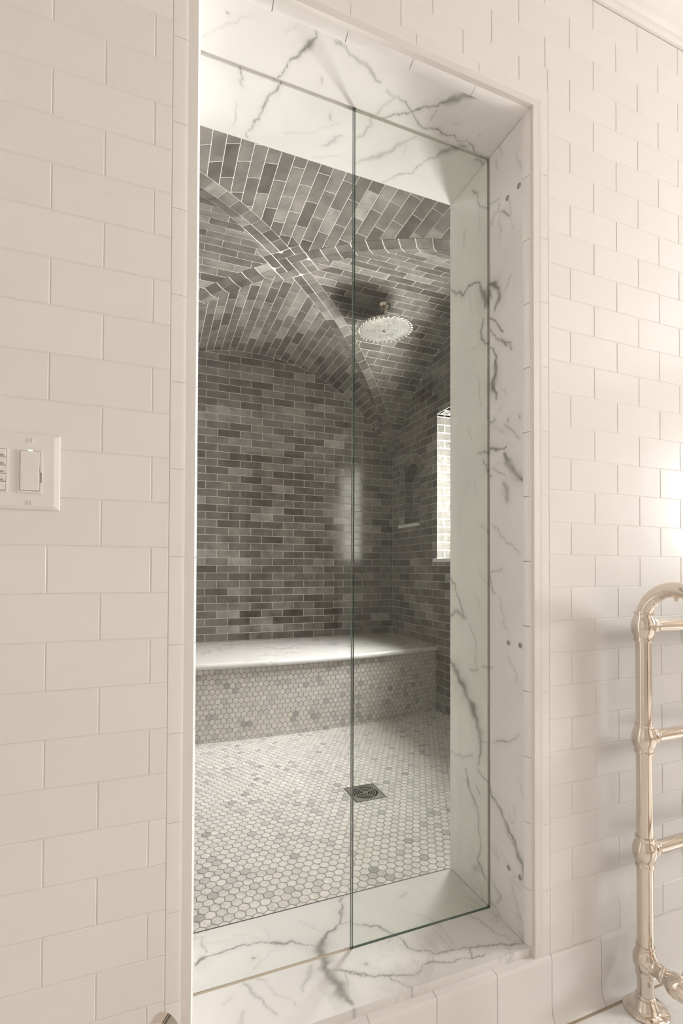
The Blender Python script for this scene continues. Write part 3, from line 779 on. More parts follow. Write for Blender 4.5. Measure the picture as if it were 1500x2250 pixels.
# niche back and sides
sNb = Flat((XW+NDEP, 0, 0), (0, -1, 0), (0, 0, 1), (-1, 0, 0))
ps = [q for p in running(-NY1, -NY0, NZ0, NSP+NRISE+0.02, BWD*0.55, BHT, BG, -NY1+0.02, 0.571-BHT*12) for q in [p]]
lay(wright, sNb, ps, MAT['brick'], 'brick', 0.004, 0.0010, 300, vis_shower, 'brickwork')
sNs = Flat((XW, NY1, 0), (1, 0, 0), (0, 0, 1), (0, -1, 0))
lay(wright, sNs, running(0.0, NDEP, NZ0, NSP+0.004, 0.2, BHT, BG, -0.1, 0.571-BHT*12), MAT['brick'], 'brick', 0.004, 0.001, 300, vis_shower, 'brickwork')
sNs2 = Flat((XW+NDEP, NY0, 0), (-1, 0, 0), (0, 0, 1), (0, 1, 0))
lay(wright, sNs2, running(0.0, NDEP, NZ0, NSP+0.004, 0.2, BHT, BG, -0.1, 0.571-BHT*12), MAT['brick'], 'brick', 0.004, 0.001, 0, vis_shower, 'brickwork')
arcp = nring(NR, 12)
V = [(XW, y, z) for y, z in arcp]+[(XW+NDEP+0.002, y, z) for y, z in arcp]; n = len(arcp)
me = from_data('niche_soffit', V, [(i, i+1, n+i+1, n+i) for i in range(n-1)]); link('niche_soffit', me, MAT['brick'], wright)
# spandrel filler behind the ring
top = [(-NY1, NSP+NRISE+0.006), (-NY1, NSP)]+[(-y, z) for y, z in arcp]+[(-NY0, NSP), (-NY0, NSP+NRISE+0.006)]
V = [sR.map(u, v, -0.0016) for u, v in top]; me = from_data('niche_spandrel', V, [tuple(range(len(V)))]); link('niche_spandrel', me, MAT['grout'], wright)
o = link('niche_shelf', box_mesh('niche_shelf', (XW-0.022, NY0-0.002, NZ0-0.012), (XW+NDEP, NY1+0.055, NZ0+0.010), 0.003), MAT['marble_bench'], wright)
# window reveal bricks
sV1 = Flat((XW, WY1, 0), (1, 0, 0), (0, 0, 1), (0, -1, 0))
lay(wright, sV1, running(0.0, WXG-XW-0.02, WZ0, WZ1, BWD, BHT, BG, -0.02, 0.571-BHT*12), MAT['brick'], 'brick', 0.004, 0.001, 300, vis_shower, 'brickwork')
sV0 = Flat((WXG-0.02, WY0, 0), (-1, 0, 0), (0, 0, 1), (0, 1, 0))
lay(wright, sV0, running(0.0, WXG-XW-0.02, WZ0, WZ1, BWD, BHT, BG, -0.02, 0.571-BHT*12), MAT['brick'], 'brick', 0.004, 0.001, 0, vis_shower, 'brickwork')
sVt = Flat((XW, WY0, WZ1), (1, 0, 0), (0, 1, 0), (0, 0, -1))
lay(wright, sVt, running(0.0, WXG-XW-0.02, 0.0, WY1-WY0, BHT, BWD, BG), MAT['brick'], 'brick', 0.004, 0.001, 300, vis_shower, 'brickwork')
window('window_2', Flat((WXG, WY1, WZ0), (0, -1, 0), (0, 0, 1), (-1, 0, 0)), WY1-WY0, WZ1-WZ0, 0.05, 1, 1, 'white framed window in the dark brick shower wall')
o = link('trim_3', box_mesh('trim_3', (XW-0.022, WY0-0.02, WZ0-0.021), (WXG, WY1+0.022, WZ0+0.001), 0.003), MAT['marble_bench']); tag(o, 'white marble sill under the shower window', kind='structure')
# left wall and inner front wall (seen only past the door edge)
wleft = link('wall_left_shower', box_mesh('wall_left_shower', (XLW-0.1, YI-0.05, ZF-0.1), (XLW-0.0016, YBK+0.1, ZC)), MAT['grout']); tag(wleft, 'grey brick shower wall opposite the window', kind='structure')
sL = Flat((XLW, 0, 0), (0, 1, 0), (0, 0, 1), (1, 0, 0))
ps = []
for p in running(YI, YBK, ZF-0.01, ZA, BWD, BHT, BG, YI, 0.571-BHT*12):
    if p[3][1] < min(arch_zy(p[0][0]), arch_zy(p[1][0])): ps.append(p)
lay(wleft, sL, ps, MAT['brick'], 'brick', 0.005, 0.0006, 300, lambda P: False, 'brickwork')
wfi = link('wall_front_shower', boxes_mesh('wall_front_shower', [((XLW, YI, ZF-0.05), (XL-0.02, YI+0.0015, ZC)), ((X0+0.02, YI, ZF-0.05), (XW, YI+0.0015, ZC)), ((XL-0.02, YI, ZT+0.02), (X0+0.02, YI+0.0015, ZC))]), MAT['grout']); tag(wfi, 'grey brick wall on the shower side of the doorway', kind='structure')
sFi = Flat((0, YI+0.003, 0), (-1, 0, 0), (0, 0, 1), (0, 1, 0))
ps = []
hd = [(-X0-0.02, 0), (-XL+0.02, 0), (-XL+0.02, ZT+0.02), (-X0-0.02, ZT+0.02)]
for p in running(-XW, -XLW, ZF, ZA, BWD, BHT, BG, -XW, 0.571-BHT*12):
    if p[3][1] < min(arch_z(-p[0][0]), arch_z(-p[1][0])): ps += subtract(p, hd)
lay(wfi, sFi, ps, MAT['brick'], 'brick', 0.0025, 0.001, 300, lambda P: False, 'brickwork')

# ---- groin vault
RW_ = 0.049                         # rib strip width
def web_map(kind):
    def fn(a, b, h):
        if kind in ('B', 'F'):
            th = a/R1; r = R1-h; x = XC+r*math.sin(th); z = ZA-R1+r*math.cos(th)
            return np.array([x, YC+b if kind == 'B' else YC-b, z])
        th = a/R2; r = R2-h; y = YC+r*math.sin(th); z = ZA-R2+r*math.cos(th)
        return np.array([XC+b if kind == 'R' else XC-b, y, z])
    return Curved(fn)
def groin(kind, N=160):
    """(a,b) along one groin for a>=0, starting at the crown"""
    Ra, Rb = (R1, R2) if kind in 'BF' else (R2, R1)
    out = []
    for i in range(N+1):
        d = RISE*(i/N)**2
        out.append((Ra*math.acos(max(-1, 1-d/Ra)), math.sqrt(max(0, Rb*Rb-(Rb-d)**2))))
    return np.array(out)
def offset_curve(G, w):
    T = np.gradient(G, axis=0); T /= np.linalg.norm(T, axis=1)[:, None]+1e-12
    Nn = np.stack([-T[:,1], T[:,0]], 1)      # toward larger b, smaller a
    return G+w*Nn
GW = 0.0015
webs = {}
names = {'B': ('ceiling_back', 'vault web of grey bricks above the bench'), 'F': ('ceiling_front', 'vault web of grey bricks above the doorway'),
         'R': ('ceiling_right', 'vault web of grey bricks around the shower head'), 'L': ('ceiling_left', 'vault web of grey bricks above the side away from the window')}
for kind in 'BFRL':
    Ra = R1 if kind in 'BF' else R2
    half = HX if kind in 'BF' else HY
    L = HY if kind in 'BF' else HX
    surf = web_map(kind)
    G = groin(kind)
    # backing sheet
    V, Fs = [], []; N, Mb = 40, 10
    amax = Ra*math.asin(min(1, half/Ra))
    for i in range(-N, N+1):
        a = amax*i/N
        b0 = np.interp(abs(a), G[:,0], G[:,1])
        for j in range(Mb+1):
            V.append(surf.map(a, b0+(L-b0)*j/Mb, -0.0011))
    w_ = Mb+1
    for i in range(2*N):
        for j in range(Mb): Fs.append((i*w_+j, (i+1)*w_+j, (i+1)*w_+j+1, i*w_+j+1))
    root = link(names[kind][0], from_data(names[kind][0], V, Fs, True), MAT['grout']); tag(root, names[kind][1], kind='structure')
    webs[kind] = root
    O = offset_curve(G, RW_+GW)
    ps = []
    wall_off = {'B': 0.02, 'F': 0.05, 'R': 0.0, 'L': 0.07}[kind]
    nrow = int(amax/BHT)+2
    boss = 2*RW_+GW
    c2 = math.sqrt(0.5)
    pq = lambda p_, q_: ((p_-q_)*c2, (p_+q_)*c2)
    hole_b = [pq(0, 0), pq(boss, 0), pq(boss, boss), pq(0, boss)]
    for r in range(-nrow, nrow):
        a0, a1 = r*BHT+BG/2, (r+1)*BHT-BG/2
        if abs((a0+a1)/2) > amax: continue
        off = wall_off+(BWD/2 if r % 2 else 0)
        j = 0
        while True:
            b1 = L+0.002-j*BWD+off-BG/2; b0_ = b1-BWD+BG
            if b1 < 0: break
            j += 1
            bb1 = min(b1, L+0.004)
            if bb1-b0_ < 0.008: continue
            q = [(a0, b0_), (a1, b0_), (a1, bb1), (a0, bb1)]
            q = clip(q, (0, 1), 0.0)
            # groin line on the side(s) this course touches
            for s in (1, -1):
                lo_, hi_ = (a0, a1) if s > 0 else (-a1, -a0)
                if hi_ <= 0 or len(q) < 3: continue
                lo2 = max(lo_, O[0][0])
                bl, bh = np.interp(lo2, O[:,0], O[:,1]), np.interp(hi_, O[:,0], O[:,1])
                if hi_-lo2 < 1e-5: continue
                sl = (bh-bl)/(hi_-lo2)
                # keep b >= bl + sl*(s*a - lo2)
                q = clip(q, (-s*sl, 1.0), bl-sl*lo2)
            if len(q) < 3: continue
            for w2 in subtract(q, hole_b): ps.append(w2)
    lay(root, surf, ps, MAT['brick'], 'brick', 0.005, 0.0006, 300, vis_shower, 'brickwork')

# ribs: two strips of short bricks along each groin
ribs = [('trim_4', 'B', 1, 'R', 1), ('trim_5', 'B', -1, 'L', 1), ('trim_6', 'F', 1, 'R', -1), ('trim_7', 'F', -1, 'L', -1)]
rib_root = {}
for nm, k1, s1, k2, s2 in ribs:
    G1 = groin(k1); P0 = web_map(k1).map(s1*G1[-1][0], G1[-1][1], 0)
    root = empty(nm, tuple(P0)); tag(root, 'rib of short grey bricks along a groin of the vault', kind='structure'); rib_root[nm] = root
    for kk, ss in ((k1, s1), (k2, s2)):
        surf = web_map(kk); G = groin(kk, 400); O = offset_curve(G, RW_); I = offset_curve(G, GW*0.6)
        seg = np.concatenate([[0], np.cumsum(np.linalg.norm(np.diff(G, axis=0), axis=1))])
        S = seg[-1]; s0 = 2*RW_+GW; n = int((S-s0)/0.072); ps = []
        for i in range(n):
            sa, sb = s0+(S-s0)*i/n+GW, s0+(S-s0)*(i+1)/n-GW
            f = lambda C, s_: (ss*np.interp(s_, seg, C[:,0]), np.interp(s_, seg, C[:,1]))
            q = [f(I, sa), f(I, sb), f(O, sb), f(O, sa)]
            ps.append(q)
        n0 = len(root.children)
        lay(root, surf, ps, MAT['brick'], 'rib_brick', 0.0050, 0.0005, 300, vis_shower, 'brickwork')
    for ch in root.children: ch.matrix_parent_inverse = Matrix.Translation(-root.location)
# herringbone boss at the crown
boss_root = empty('trim_8', (XC, YC, ZA)); tag(boss_root, 'herringbone square of grey bricks at the crown of the vault', kind='structure')
c2 = math.sqrt(0.5)
class BossS(Flat): pass
sBoss = Flat((XC, YC, ZA-0.0004), (c2, c2, 0), (c2, -c2, 0), (0, 0, -1))
w = RW_; ps = []
# herringbone of 2:1 bricks clipped to a 4 x 4 cell square
cells = set()
for i in range(-8, 9):
    for j in range(-8, 9):
        # horizontal brick occupies (x,y),(x+1,y) with (x - y) % 4 == 0 ; vertical one (x,y),(x,y+1) with (x - y) % 4 == 2
        m4 = (i-j) % 4
        if m4 == 0: rect = (i, j, i+2, j+1)
        elif m4 == 3: rect = (i, j, i+1, j+2)
        else: continue
        x0_, y0_, x1_, y1_ = max(rect[0], -2), max(rect[1], -2), min(rect[2], 2), min(rect[3], 2)
        if x1_ > x0_ and y1_ > y0_:
            g = GW
            ps.append([(x0_*w+g, y0_*w+g), (x1_*w-g, y0_*w+g), (x1_*w-g, y1_*w-g), (x0_*w+g, y1_*w-g)])
lay(boss_root, sBoss, ps, MAT['brick'], 'brick', 0.0045, 0.0005, 300, vis_shower)
bk = link('mortar_bed', box_mesh('mortar_bed', (-2*w, -2*w, -0.002), (2*w, 2*w, 0.004)), MAT['grout'], boss_root)
bk.rotation_euler = (0, 0, math.pi/4); bk.location = (XC, YC, ZA+0.0027)
for ch in boss_root.children: ch.matrix_parent_inverse = Matrix.Translation(-boss_root.location)

# ---- shower floor of marble hexagons with the drain
DC = (0.782, 0.873); DH = 0.0625
_w = DH-0.002
sfl = link('floor_shower', boxes_mesh('floor_shower', [((XLW, YI+0.004, ZF-0.08), (DC[0]-_w, YBK, ZF-0.0012)), ((DC[0]+_w, YI+0.004, ZF-0.08), (XW, YBK, ZF-0.0012)),
     ((DC[0]-_w, YI+0.004, ZF-0.08), (DC[0]+_w, DC[1]-_w, ZF-0.0012)), ((DC[0]-_w, DC[1]+_w, ZF-0.08), (DC[0]+_w, YBK, ZF-0.0012))]), MAT['hexgrout']); tag(sfl, 'shower floor of small marble hexagons', kind='structure')
HP = 0.0282
def hexes(u0, u1, v0, v1, P_, gap, rowdir=True, ou=0.0, ov=0.0):
    """pointy toward v, rows along u"""
    out = []; rr = P_/math.sqrt(3); r_in = (P_-gap)/math.sqrt(3); j = math.floor((v0-ov)/(1.5*rr))-1
    while ov+j*1.5*rr < v1+rr:
        v = ov+j*1.5*rr; u = u0-P_+(ou % P_)+(P_/2 if j % 2 else 0)
        while u < u1+P_:
            h = [(u+r_in*math.sin(math.pi/3*k), v+r_in*math.cos(math.pi/3*k)) for k in range(6)][::-1]
            for nrm, c in (((1, 0), u0), ((-1, 0), -u1), ((0, 1), v0), ((0, -1), -v1)):
                if len(h) > 2: h = clip(h, nrm, c)
            if len(h) > 2: out.append(h)
            u += P_
        j += 1
    return out
sF = Flat((0, 0, ZF), (1, 0, 0), (0, 1, 0), (0, 0, 1))
hs = hexes(XLW, XW, YI+0.0125, YBK-0.05, HP, 0.0026, ou=0.113-XLW)
dh = [(DC[0]-DH-0.002, DC[1]-DH-0.002), (DC[0]+DH+0.002, DC[1]-DH-0.002), (DC[0]+DH+0.002, DC[1]+DH+0.002), (DC[0]-DH-0.002, DC[1]+DH+0.002)]
def bow(x): return 1.640+0.122*((x-XC)/HX)**2
h2 = []
for h in hs:
    cu = sum(p[0] for p in h)/len(h); cv = sum(p[1] for p in h)/len(h)
    if cv > bow(cu)+0.03: continue
    h2 += subtract(h, dh)
lay(sfl, sF, h2, MAT['hex'], 'hexagon_tile', 0.0035, 0.0006, 300, vis_shower, 'hexagon_tiling')

# ================================================================== THINGS
# ---- bench: bowed front clad in hexagons, thick marble seat
bench = empty('bench', (XC, 1.95, ZF)); tag(bench, 'built-in shower bench with marble seat and bowed hexagon tiled front', 'bench')
ZS = 0.567; TS = 0.030
NX = 48
xs_ = [XLW+(XW-XLW)*i/NX for i in range(NX+1)]
V = [(x, bow(x)+0.0014, ZF-0.01) for x in xs_]+[(x, bow(x)+0.0014, ZS-TS) for x in xs_]+[(XW, YBK, ZF-0.01), (XLW, YBK, ZF-0.01), (XW, YBK, ZS-TS), (XLW, YBK, ZS-TS)]
Fs = [(i, i+1, NX+2+i, NX+1+i) for i in range(NX)]; k = 2*(NX+1)
Fs.append(tuple(range(NX+1, 2*NX+2))+(k+2, k+3))
par(link('bench_base', from_data('bench_base', V, Fs), MAT['hexgrout']), bench)
arcl = np.concatenate([[0], np.cumsum([math.hypot(xs_[i+1]-xs_[i], bow(xs_[i+1])-bow(xs_[i])) for i in range(NX)])])
def bench_map(u, v, h):
    x = float(np.interp(u, arcl, xs_)); sl = 2*0.122*(x-XC)/HX**2; n = math.hypot(1, sl)
    return np.array([x+h*sl/n, bow(x)-h/n, v])
hb = hexes(0, arcl[-1], ZF+0.001, ZS-TS-0.001, 0.0290, 0.0027, ov=ZS-TS-0.0170)
n0 = len(bench.children)
lay(bench, Curved(bench_map), hb, MAT['hex2'], 'hexagon_tile', 0.003, 0.0006, 300, vis_shower, 'hexagon_tiling')
for ch in bench.children: ch.matrix_parent_inverse = Matrix.Translation(-bench.location)
# seat slab with rounded nose
nose = [(0.006, 0.0), (0.0015, 0.0025), (-0.0005, 0.008), (0.0, 0.016), (0.003, 0.024), (0.009, 0.0285), (0.018, 0.030)]  # (back from edge, up from underside)
OH = 0.024
xs2 = [XLW+0.001+(XW-XLW-0.002)*i/NX for i in range(NX+1)]
V, Fs = [], []
for x in xs2:
    yb = bow(x)-OH
    ring = [(x, yb+d, ZS-TS+u) for d, u in nose]+[(x, YBK-0.001, ZS), (x, YBK-0.001, ZS-TS)]
    V += ring
R_ = len(nose)+2
for i in range(NX):
    for j in range(R_): Fs.append((i*R_+j, i*R_+(j+1) % R_, (i+1)*R_+(j+1) % R_, (i+1)*R_+j))
Fs += [tuple(range(R_))[::-1], tuple(NX*R_+j for j in range(R_))]
me = from_data('seat_slab', V, Fs); fix_normals(me); me.polygons.foreach_set('use_smooth', [True]*len(me.polygons)); me.set_sharp_from_angle(angle=math.radians(60))
par(link('seat_slab', me, MAT['marble_bench']), bench)

# ---- floor drain
drain = empty('floor_drain', (DC[0], DC[1], ZF)); tag(drain, 'square metal drain with ringed grate set in the hexagon floor', 'drain')
def ring_mesh(name, r0, r1, z0, z1, seg=48, square=None):
    V, Fs = [], []
    for k in range(seg):
        a = 2*math.pi*k/seg; c, s = math.cos(a), math.sin(a)
        q = square/max(abs(c), abs(s)) if square else r1
        V += [(r0*c, r0*s, z1), (q*c, q*s, z1), (q*c, q*s, z0), (r0*c, r0*s, z0)]
    for k in range(seg):
        m_ = (k+1) % seg
        for j in range(4): Fs.append((4*k+j, 4*m_+j, 4*m_+(j+1) % 4, 4*k+(j+1) % 4))
    me = from_data(name, V, Fs); fix_normals(me); return me
link('frame', ring_mesh('frame', 0.0505, 0, -0.006, 0.0015, 64, DH), MAT['drain'], drain)
link('rim', boxes_mesh('rim', [((-DH, -DH, 0.0012), (DH, -DH+0.0035, 0.0028)), ((-DH, DH-0.0035, 0.0012), (DH, DH, 0.0028)), ((-DH, -DH, 0.0012), (-DH+0.0035, DH, 0.0028)), ((DH-0.0035, -DH, 0.0012), (DH, DH, 0.0028))]), MAT['drain'], drain)
for r in (0.041, 0.031, 0.021): link('grate_ring', ring_mesh('grate_ring', r-0.0020, r+0.0020, -0.004, 0.0022), MAT['drain'], drain)
link('grate_hub', lathe('grate_hub', [(0.0, -0.004), (0.011, -0.004), (0.011, 0.0018), (0.0, 0.0022)], (0, 0, 0), (0, 0, 1), 32), MAT['drain'], drain)
for k in range(4):
    a = math.pi/4*(2*k)+0.35
    o = link('grate_spoke', box_mesh('grate_spoke', (0.008, -0.0032, -0.004), (0.0515, 0.0032, 0.0012)), MAT['drain'], drain); o.rotation_euler = (0, 0, a)
link('drain_well', boxes_mesh('drain_well', [((-_w, -_w, -0.075), (_w, _w, -0.070)), ((-_w, -_w, -0.07), (-_w+0.002, _w, -0.004)), ((_w-0.002, -_w, -0.07), (_w, _w, -0.004)), ((-_w, -_w, -0.07), (_w, -_w+0.002, -0.004)), ((-_w, _w-0.002, -0.07), (_w, _w, -0.004))]), MAT['drain'], drain)

# ---- ceiling shower head
HCX, HCY, HCZ = 1.162, 1.483, 2.353
zc_ = arch_zy(HCY) if True else ZA
sh = empty('shower_head', (HCX, HCY, zc_)); tag(sh, 'round rain shower head hanging from the brick vault on a short arm', 'shower head')
def add(nm, me, mat, root, loc=None):
    o = link(nm, me, mat, root)
    if loc is not None: o.location = loc
    return o
add('flange', lathe('flange', [(0.0, 0.004), (0.036, 0.004), (0.0375, -0.002), (0.036, -0.012), (0.031, -0.022), (0.023, -0.029), (0.014, -0.033), (0.0, -0.034)], (0, 0, 0), (0, 0, 1), 36), MAT['nickel'], sh)
dz = HCZ-zc_
add('arm', lathe('arm', [(0.0, -0.02), (0.0135, -0.02), (0.0125, -0.05), (0.0125, dz+0.045), (0.017, dz+0.042), (0.018, dz+0.02), (0.0, dz+0.012)], (0, 0, 0), (0, 0, 1), 28), MAT['nickel'], sh)
tilt = Matrix.Rotation(math.radians(-2.5), 4, 'Y')
RH = 0.147
pl = add('plate', lathe('plate', [(0.0, 0.016), (0.03, 0.014), (0.10, 0.009), (RH-0.004, 0.006), (RH, 0.003), (RH, -0.003), (RH-0.004, -0.005), (0.0, -0.005)], (0, 0, 0), (0, 0, 1), 72), MAT['nickel'], sh)
pl.matrix_local = Matrix.Translation((0, 0, dz)) @ tilt
fc = add('face', lathe('face', [(0.0, -0.0045), (RH-0.012, -0.0045), (RH-0.012, -0.0065), (0.02, -0.0075), (0.0, -0.0075)], (0, 0, 0), (0, 0, 1), 64), MAT['nickel_rough'], pl)
V, Fs = [], []
def nub(x, y, r, h):
    k = len(V); S_ = 6
    for zz, rr in ((-0.006, r), (-0.006-h, r*0.6)):
        for q in range(S_): V.append((x+rr*math.cos(q*2*math.pi/S_), y+rr*math.sin(q*2*math.pi/S_), zz))
    for q in range(S_): Fs.append((k+q, k+(q+1) % S_, k+S_+(q+1) % S_, k+S_+q))
    Fs.append(tuple(k+S_+q for q in range(S_)))
for ring in range(2, 14):
    r = ring*0.0098; n = int(2*math.pi*r/0.0105)
    for q in range(n): nub(r*math.cos(2*math.pi*q/n+ring), r*math.sin(2*math.pi*q/n+ring), 0.0040, 0.0058)
o = add('nozzles', from_data('nozzles', V, Fs), mk_metal('nozzle_silver', (0.92, 0.90, 0.87), 0.30), pl); o['kind'] = 'stuff'
nb_me = lathe('rim_stud', [(0.0, 0.003), (0.0078, 0.003), (0.0084, -0.004), (0.0068, -0.0095), (0.0, -0.0112)], (0, 0, 0), (0, 0, 1), 12)
for q in range(36):
    a = 2*math.pi*q/36
    o = add('rim_stud', nb_me, MAT['nickel_rough'], pl, ((RH-0.002)*math.cos(a), (RH-0.002)*math.sin(a), -0.001))
add('centre_cap', lathe('centre_cap', [(0.0, -0.006), (0.0135, -0.006), (0.012, -0.012), (0.007, -0.0155), (0.0, -0.017)], (0, 0, 0), (0, 0, 1), 24), MAT['nickel'], pl)

# ---- glass: fixed clear pane and green-tinted pane with a D-shaped finger notch
XE = 0.4300
def pane_obj(name, poly, mat, edge_mat_for, label):
    root = empty(name, (sum(p[0] for p in poly)/len(poly), YG, ZB)); tag(root, label, 'glass pane')
    y0, y1 = YG-0.004, YG+0.004
    n = len(poly)
    V = [(x, y0, z) for x, z in poly]+[(x, y1, z) for x, z in poly]
    me = from_data('pane', V, [tuple(range(n-1, -1, -1)), tuple(range(n, 2*n))]); 
    bm = bmesh.new(); bm.from_mesh(me)
    bmesh.ops.triangulate(bm, faces=bm.faces); bm.to_mesh(me); bm.free()
    # front face must look toward -y, rear toward +y
    for pgn in me.polygons:
        pass
    o = link('pane', me, mat); par(o, root)
    fl = [p.index for p in me.polygons if (p.normal.y > 0) != (p.center.y > YG)]
    if fl:
        bm = bmesh.new(); bm.from_mesh(me); bm.faces.ensure_lookup_table(); bmesh.ops.reverse_faces(bm, faces=[bm.faces[i] for i in fl]); bm.to_mesh(me); bm.free()
    groups = {}
    for i in range(n):
        groups.setdefault(edge_mat_for(i), []).append((i, (i+1) % n, n+(i+1) % n, n+i))
    for mk, fs_ in groups.items():
        used = sorted({i for f in fs_ for i in f}); mp = {v: i for i, v in enumerate(used)}
        me = from_data('polished_edge', [V[i] for i in used], [tuple(mp[i] for i in f) for f in fs_])
        e = link('polished_edge', me, MAT[mk]); par(e, root)
    return root
top, bot = ZT+0.009, ZB-0.001
left = [(XL-0.006, bot), (XE-0.0010, bot), (XE-0.0010, top), (XL-0.006, top)]
pane_obj('glass_panel', left, MAT['glass_clear'], lambda i: 'silicone' if i == 0 else 'glass_edge', 'clear glass pane beside the notched green pane in the doorway')
rn = 0.0125; zc2 = 1.0435; dx = 0.0155
xr = XE+0.0035
notch = [(xr, zc2-rn+0.001)]+[(xr+dx+rn*math.cos(a), zc2+rn*math.sin(a)) for a in [-math.pi/2+math.pi*i/14 for i in range(15)]]+[(xr, zc2+rn)]
right = [(xr, bot), (X0+0.006, bot), (X0+0.006, top), (xr, top)]+notch[::-1]
ne = len(right)
pane_obj('glass_door', right, MAT['glass_green'], lambda i: 'glass_edge', 'green tinted glass pane with a D-shaped finger notch in its edge')

# ---- heated towel rail, hooped ends, on ball joints
PX, PY, PR = 1.100, -0.055, 0.0175
rail = empty('towel_rail', (PX, PY, 0)); tag(rail, 'floor-standing polished nickel heated towel rail with ball joints', 'towel rail')
HR = 0.077; ZSP = 0.921
XN = PX+0.62
def hoop(x):
    path = [(x, PY, 0.012)]+[(x, PY, z) for z in (0.3, 0.6, ZSP)]+[(x, PY-HR+HR*math.cos(a), ZSP+HR*math.sin(a)) for a in [math.pi*i/24 for i in range(1, 24)]]+[(x, PY-2*HR, z) for z in (ZSP, 0.6, 0.3, 0.012)]
    return tube('hoop_pipe', path, PR, 28)
for x in (PX, XN): par(link('hoop_pipe', hoop(x), MAT['nickel']), rail)
ballp = [(PR-0.002, -0.036), (0.0205, -0.0355), (0.0212, -0.033), (0.0205, -0.0305), (0.0198, -0.026), (0.0225, -0.0195), (0.0255, -0.012), (0.0268, -0.004), (0.0268, 0.004), (0.0255, 0.012), (0.0225, 0.0195), (0.0198, 0.026), (0.0205, 0.0305), (0.0212, 0.033), (0.0205, 0.0355), (PR-0.002, 0.036)]
b_me = lathe('ball_joint', ballp, (0, 0, 0), (0, 0, 1), 36)
col_me = lathe('rail_collar', [(0.012, 0.0), (0.0185, 0.0), (0.0180, 0.022), (0.0195, 0.0235), (0.0195, 0.030), (0.0180, 0.0315), (0.0172, 0.038), (0.012, 0.040)], (0, 0, 0), (1, 0, 0), 28)
for y in (PY, PY-2*HR):
    for z in (0.907, 0.640, 0.372):
        for x in (PX, XN):
            o = link('ball_joint', b_me, MAT['nickel']); o.location = (x, y, z); par(o, rail)
            o = link('rail_collar', col_me, MAT['nickel']); o.location = (x, y, z); par(o, rail)
            if x == XN: o.rotation_euler = (0, 0, math.pi)
        par(link('cross_rail', tube('cross_rail', [(PX+0.018, y, z), (XN-0.018, y, z)], 0.0148, 24), MAT['nickel']), rail)
flp = [(0.0, 0.0), (0.0485, 0.0), (0.049, 0.0025), (0.047, 0.0045), (0.034, 0.0058), (0.029, 0.0095), (0.0262, 0.016), (0.0225, 0.0225), (0.0200, 0.0265), (0.0212, 0.029), (0.0212, 0.0325), (0.0200, 0.0345), (PR-0.001, 0.036)]
f_me = lathe('floor_flange', flp, (0, 0, 0), (0, 0, 1), 48)
s_me = lathe('flange_screw', [(0.0, -0.001), (0.0048, -0.001), (0.0046, 0.0012), (0.0026, 0.002), (0.0, 0.0022)], (0, 0, 0), (0, 0, 1), 16)

for x in (PX, XN):
    for y in (PY, PY-2*HR):
        fl = link('floor_flange', f_me, MAT['nickel']); fl.location = (x, y, 0); par(fl, rail)
        for a in (math.radians(170), math.radians(-70), math.radians(50)):
            q = link('flange_screw', s_me, MAT['nickel'], fl); q.location = (0.0405*math.cos(a), 0.0405*math.sin(a), 0.0052)
    # low tee with the valve body between the two posts
    o = link('tee_joint', b_me, MAT['nickel']); o.location = (x, PY, 0.115); par(o, rail)
    vp = [(0.0, 0.0), (0.0185, 0.004), (0.0185, 0.022), (0.0172, 0.024), (0.0172, 0.040), (0.0185, 0.042), (0.0185, 0.048), (0.0165, 0.051), (0.0175, 0.056), (0.0225, 0.062), (0.0255, 0.070), (0.0262, 0.080), (0.0250, 0.090), (0.0215, 0.099), (0.0170, 0.106), (0.0160, 0.118), (0.0160, 0.150)]
    par(link('valve_body', lathe('valve_body', vp, (x, PY, 0.113), (0, -1, -0.02), 32), MAT['nickel']), rail)
    o = link('tee_joint', b_me, MAT['nickel']); o.location = (x, PY-2*HR, 0.115); par(o, rail)
    par(link('valve_cap', lathe('valve_cap', [(0.0, 0.0), (0.013, 0.0), (0.013, 0.03), (0.0165, 0.034), (0.0165, 0.044), (0.011, 0.05), (0.0, 0.052)], (x, PY-0.080, 0.113), (1, 0, 0.25), 24), MAT['nickel']), rail)
    par(link('bleed_screw', lathe('bleed_screw', [(0.0, 0.0), (0.0055, 0.0), (0.0055, 0.004), (0.0038, 0.005), (0.0038, 0.011), (0.0022, 0.011), (0.0, 0.0112)], (x, PY-HR-0.002, ZSP+HR-PR+0.0015), (0, 0, -1), 14), MAT['nickel']), rail)

# ---- two-gang switch plate
PXR, PZ0, PZ1 = -0.1405, 1.1325, 1.2520
sw = empty('switch_plate', (PXR-0.058, 0, PZ0)); tag(sw, 'white wall plate with a rocker dimmer and a keypad of timer buttons', 'switch')
def fbox(nm, x0, x1, z0, z1, d0, d1, mat, bev=0.0, parent=None):
    o = link(nm, box_mesh(nm, (x0, -d1, z0), (x1, -d0, z1), bev, 2), mat); par(o, sw)
    if parent is not None:
        o.parent = parent; o.matrix_parent_inverse = parent.matrix_world.inverted() if False else Matrix.Translation(-sw.location)
    return o
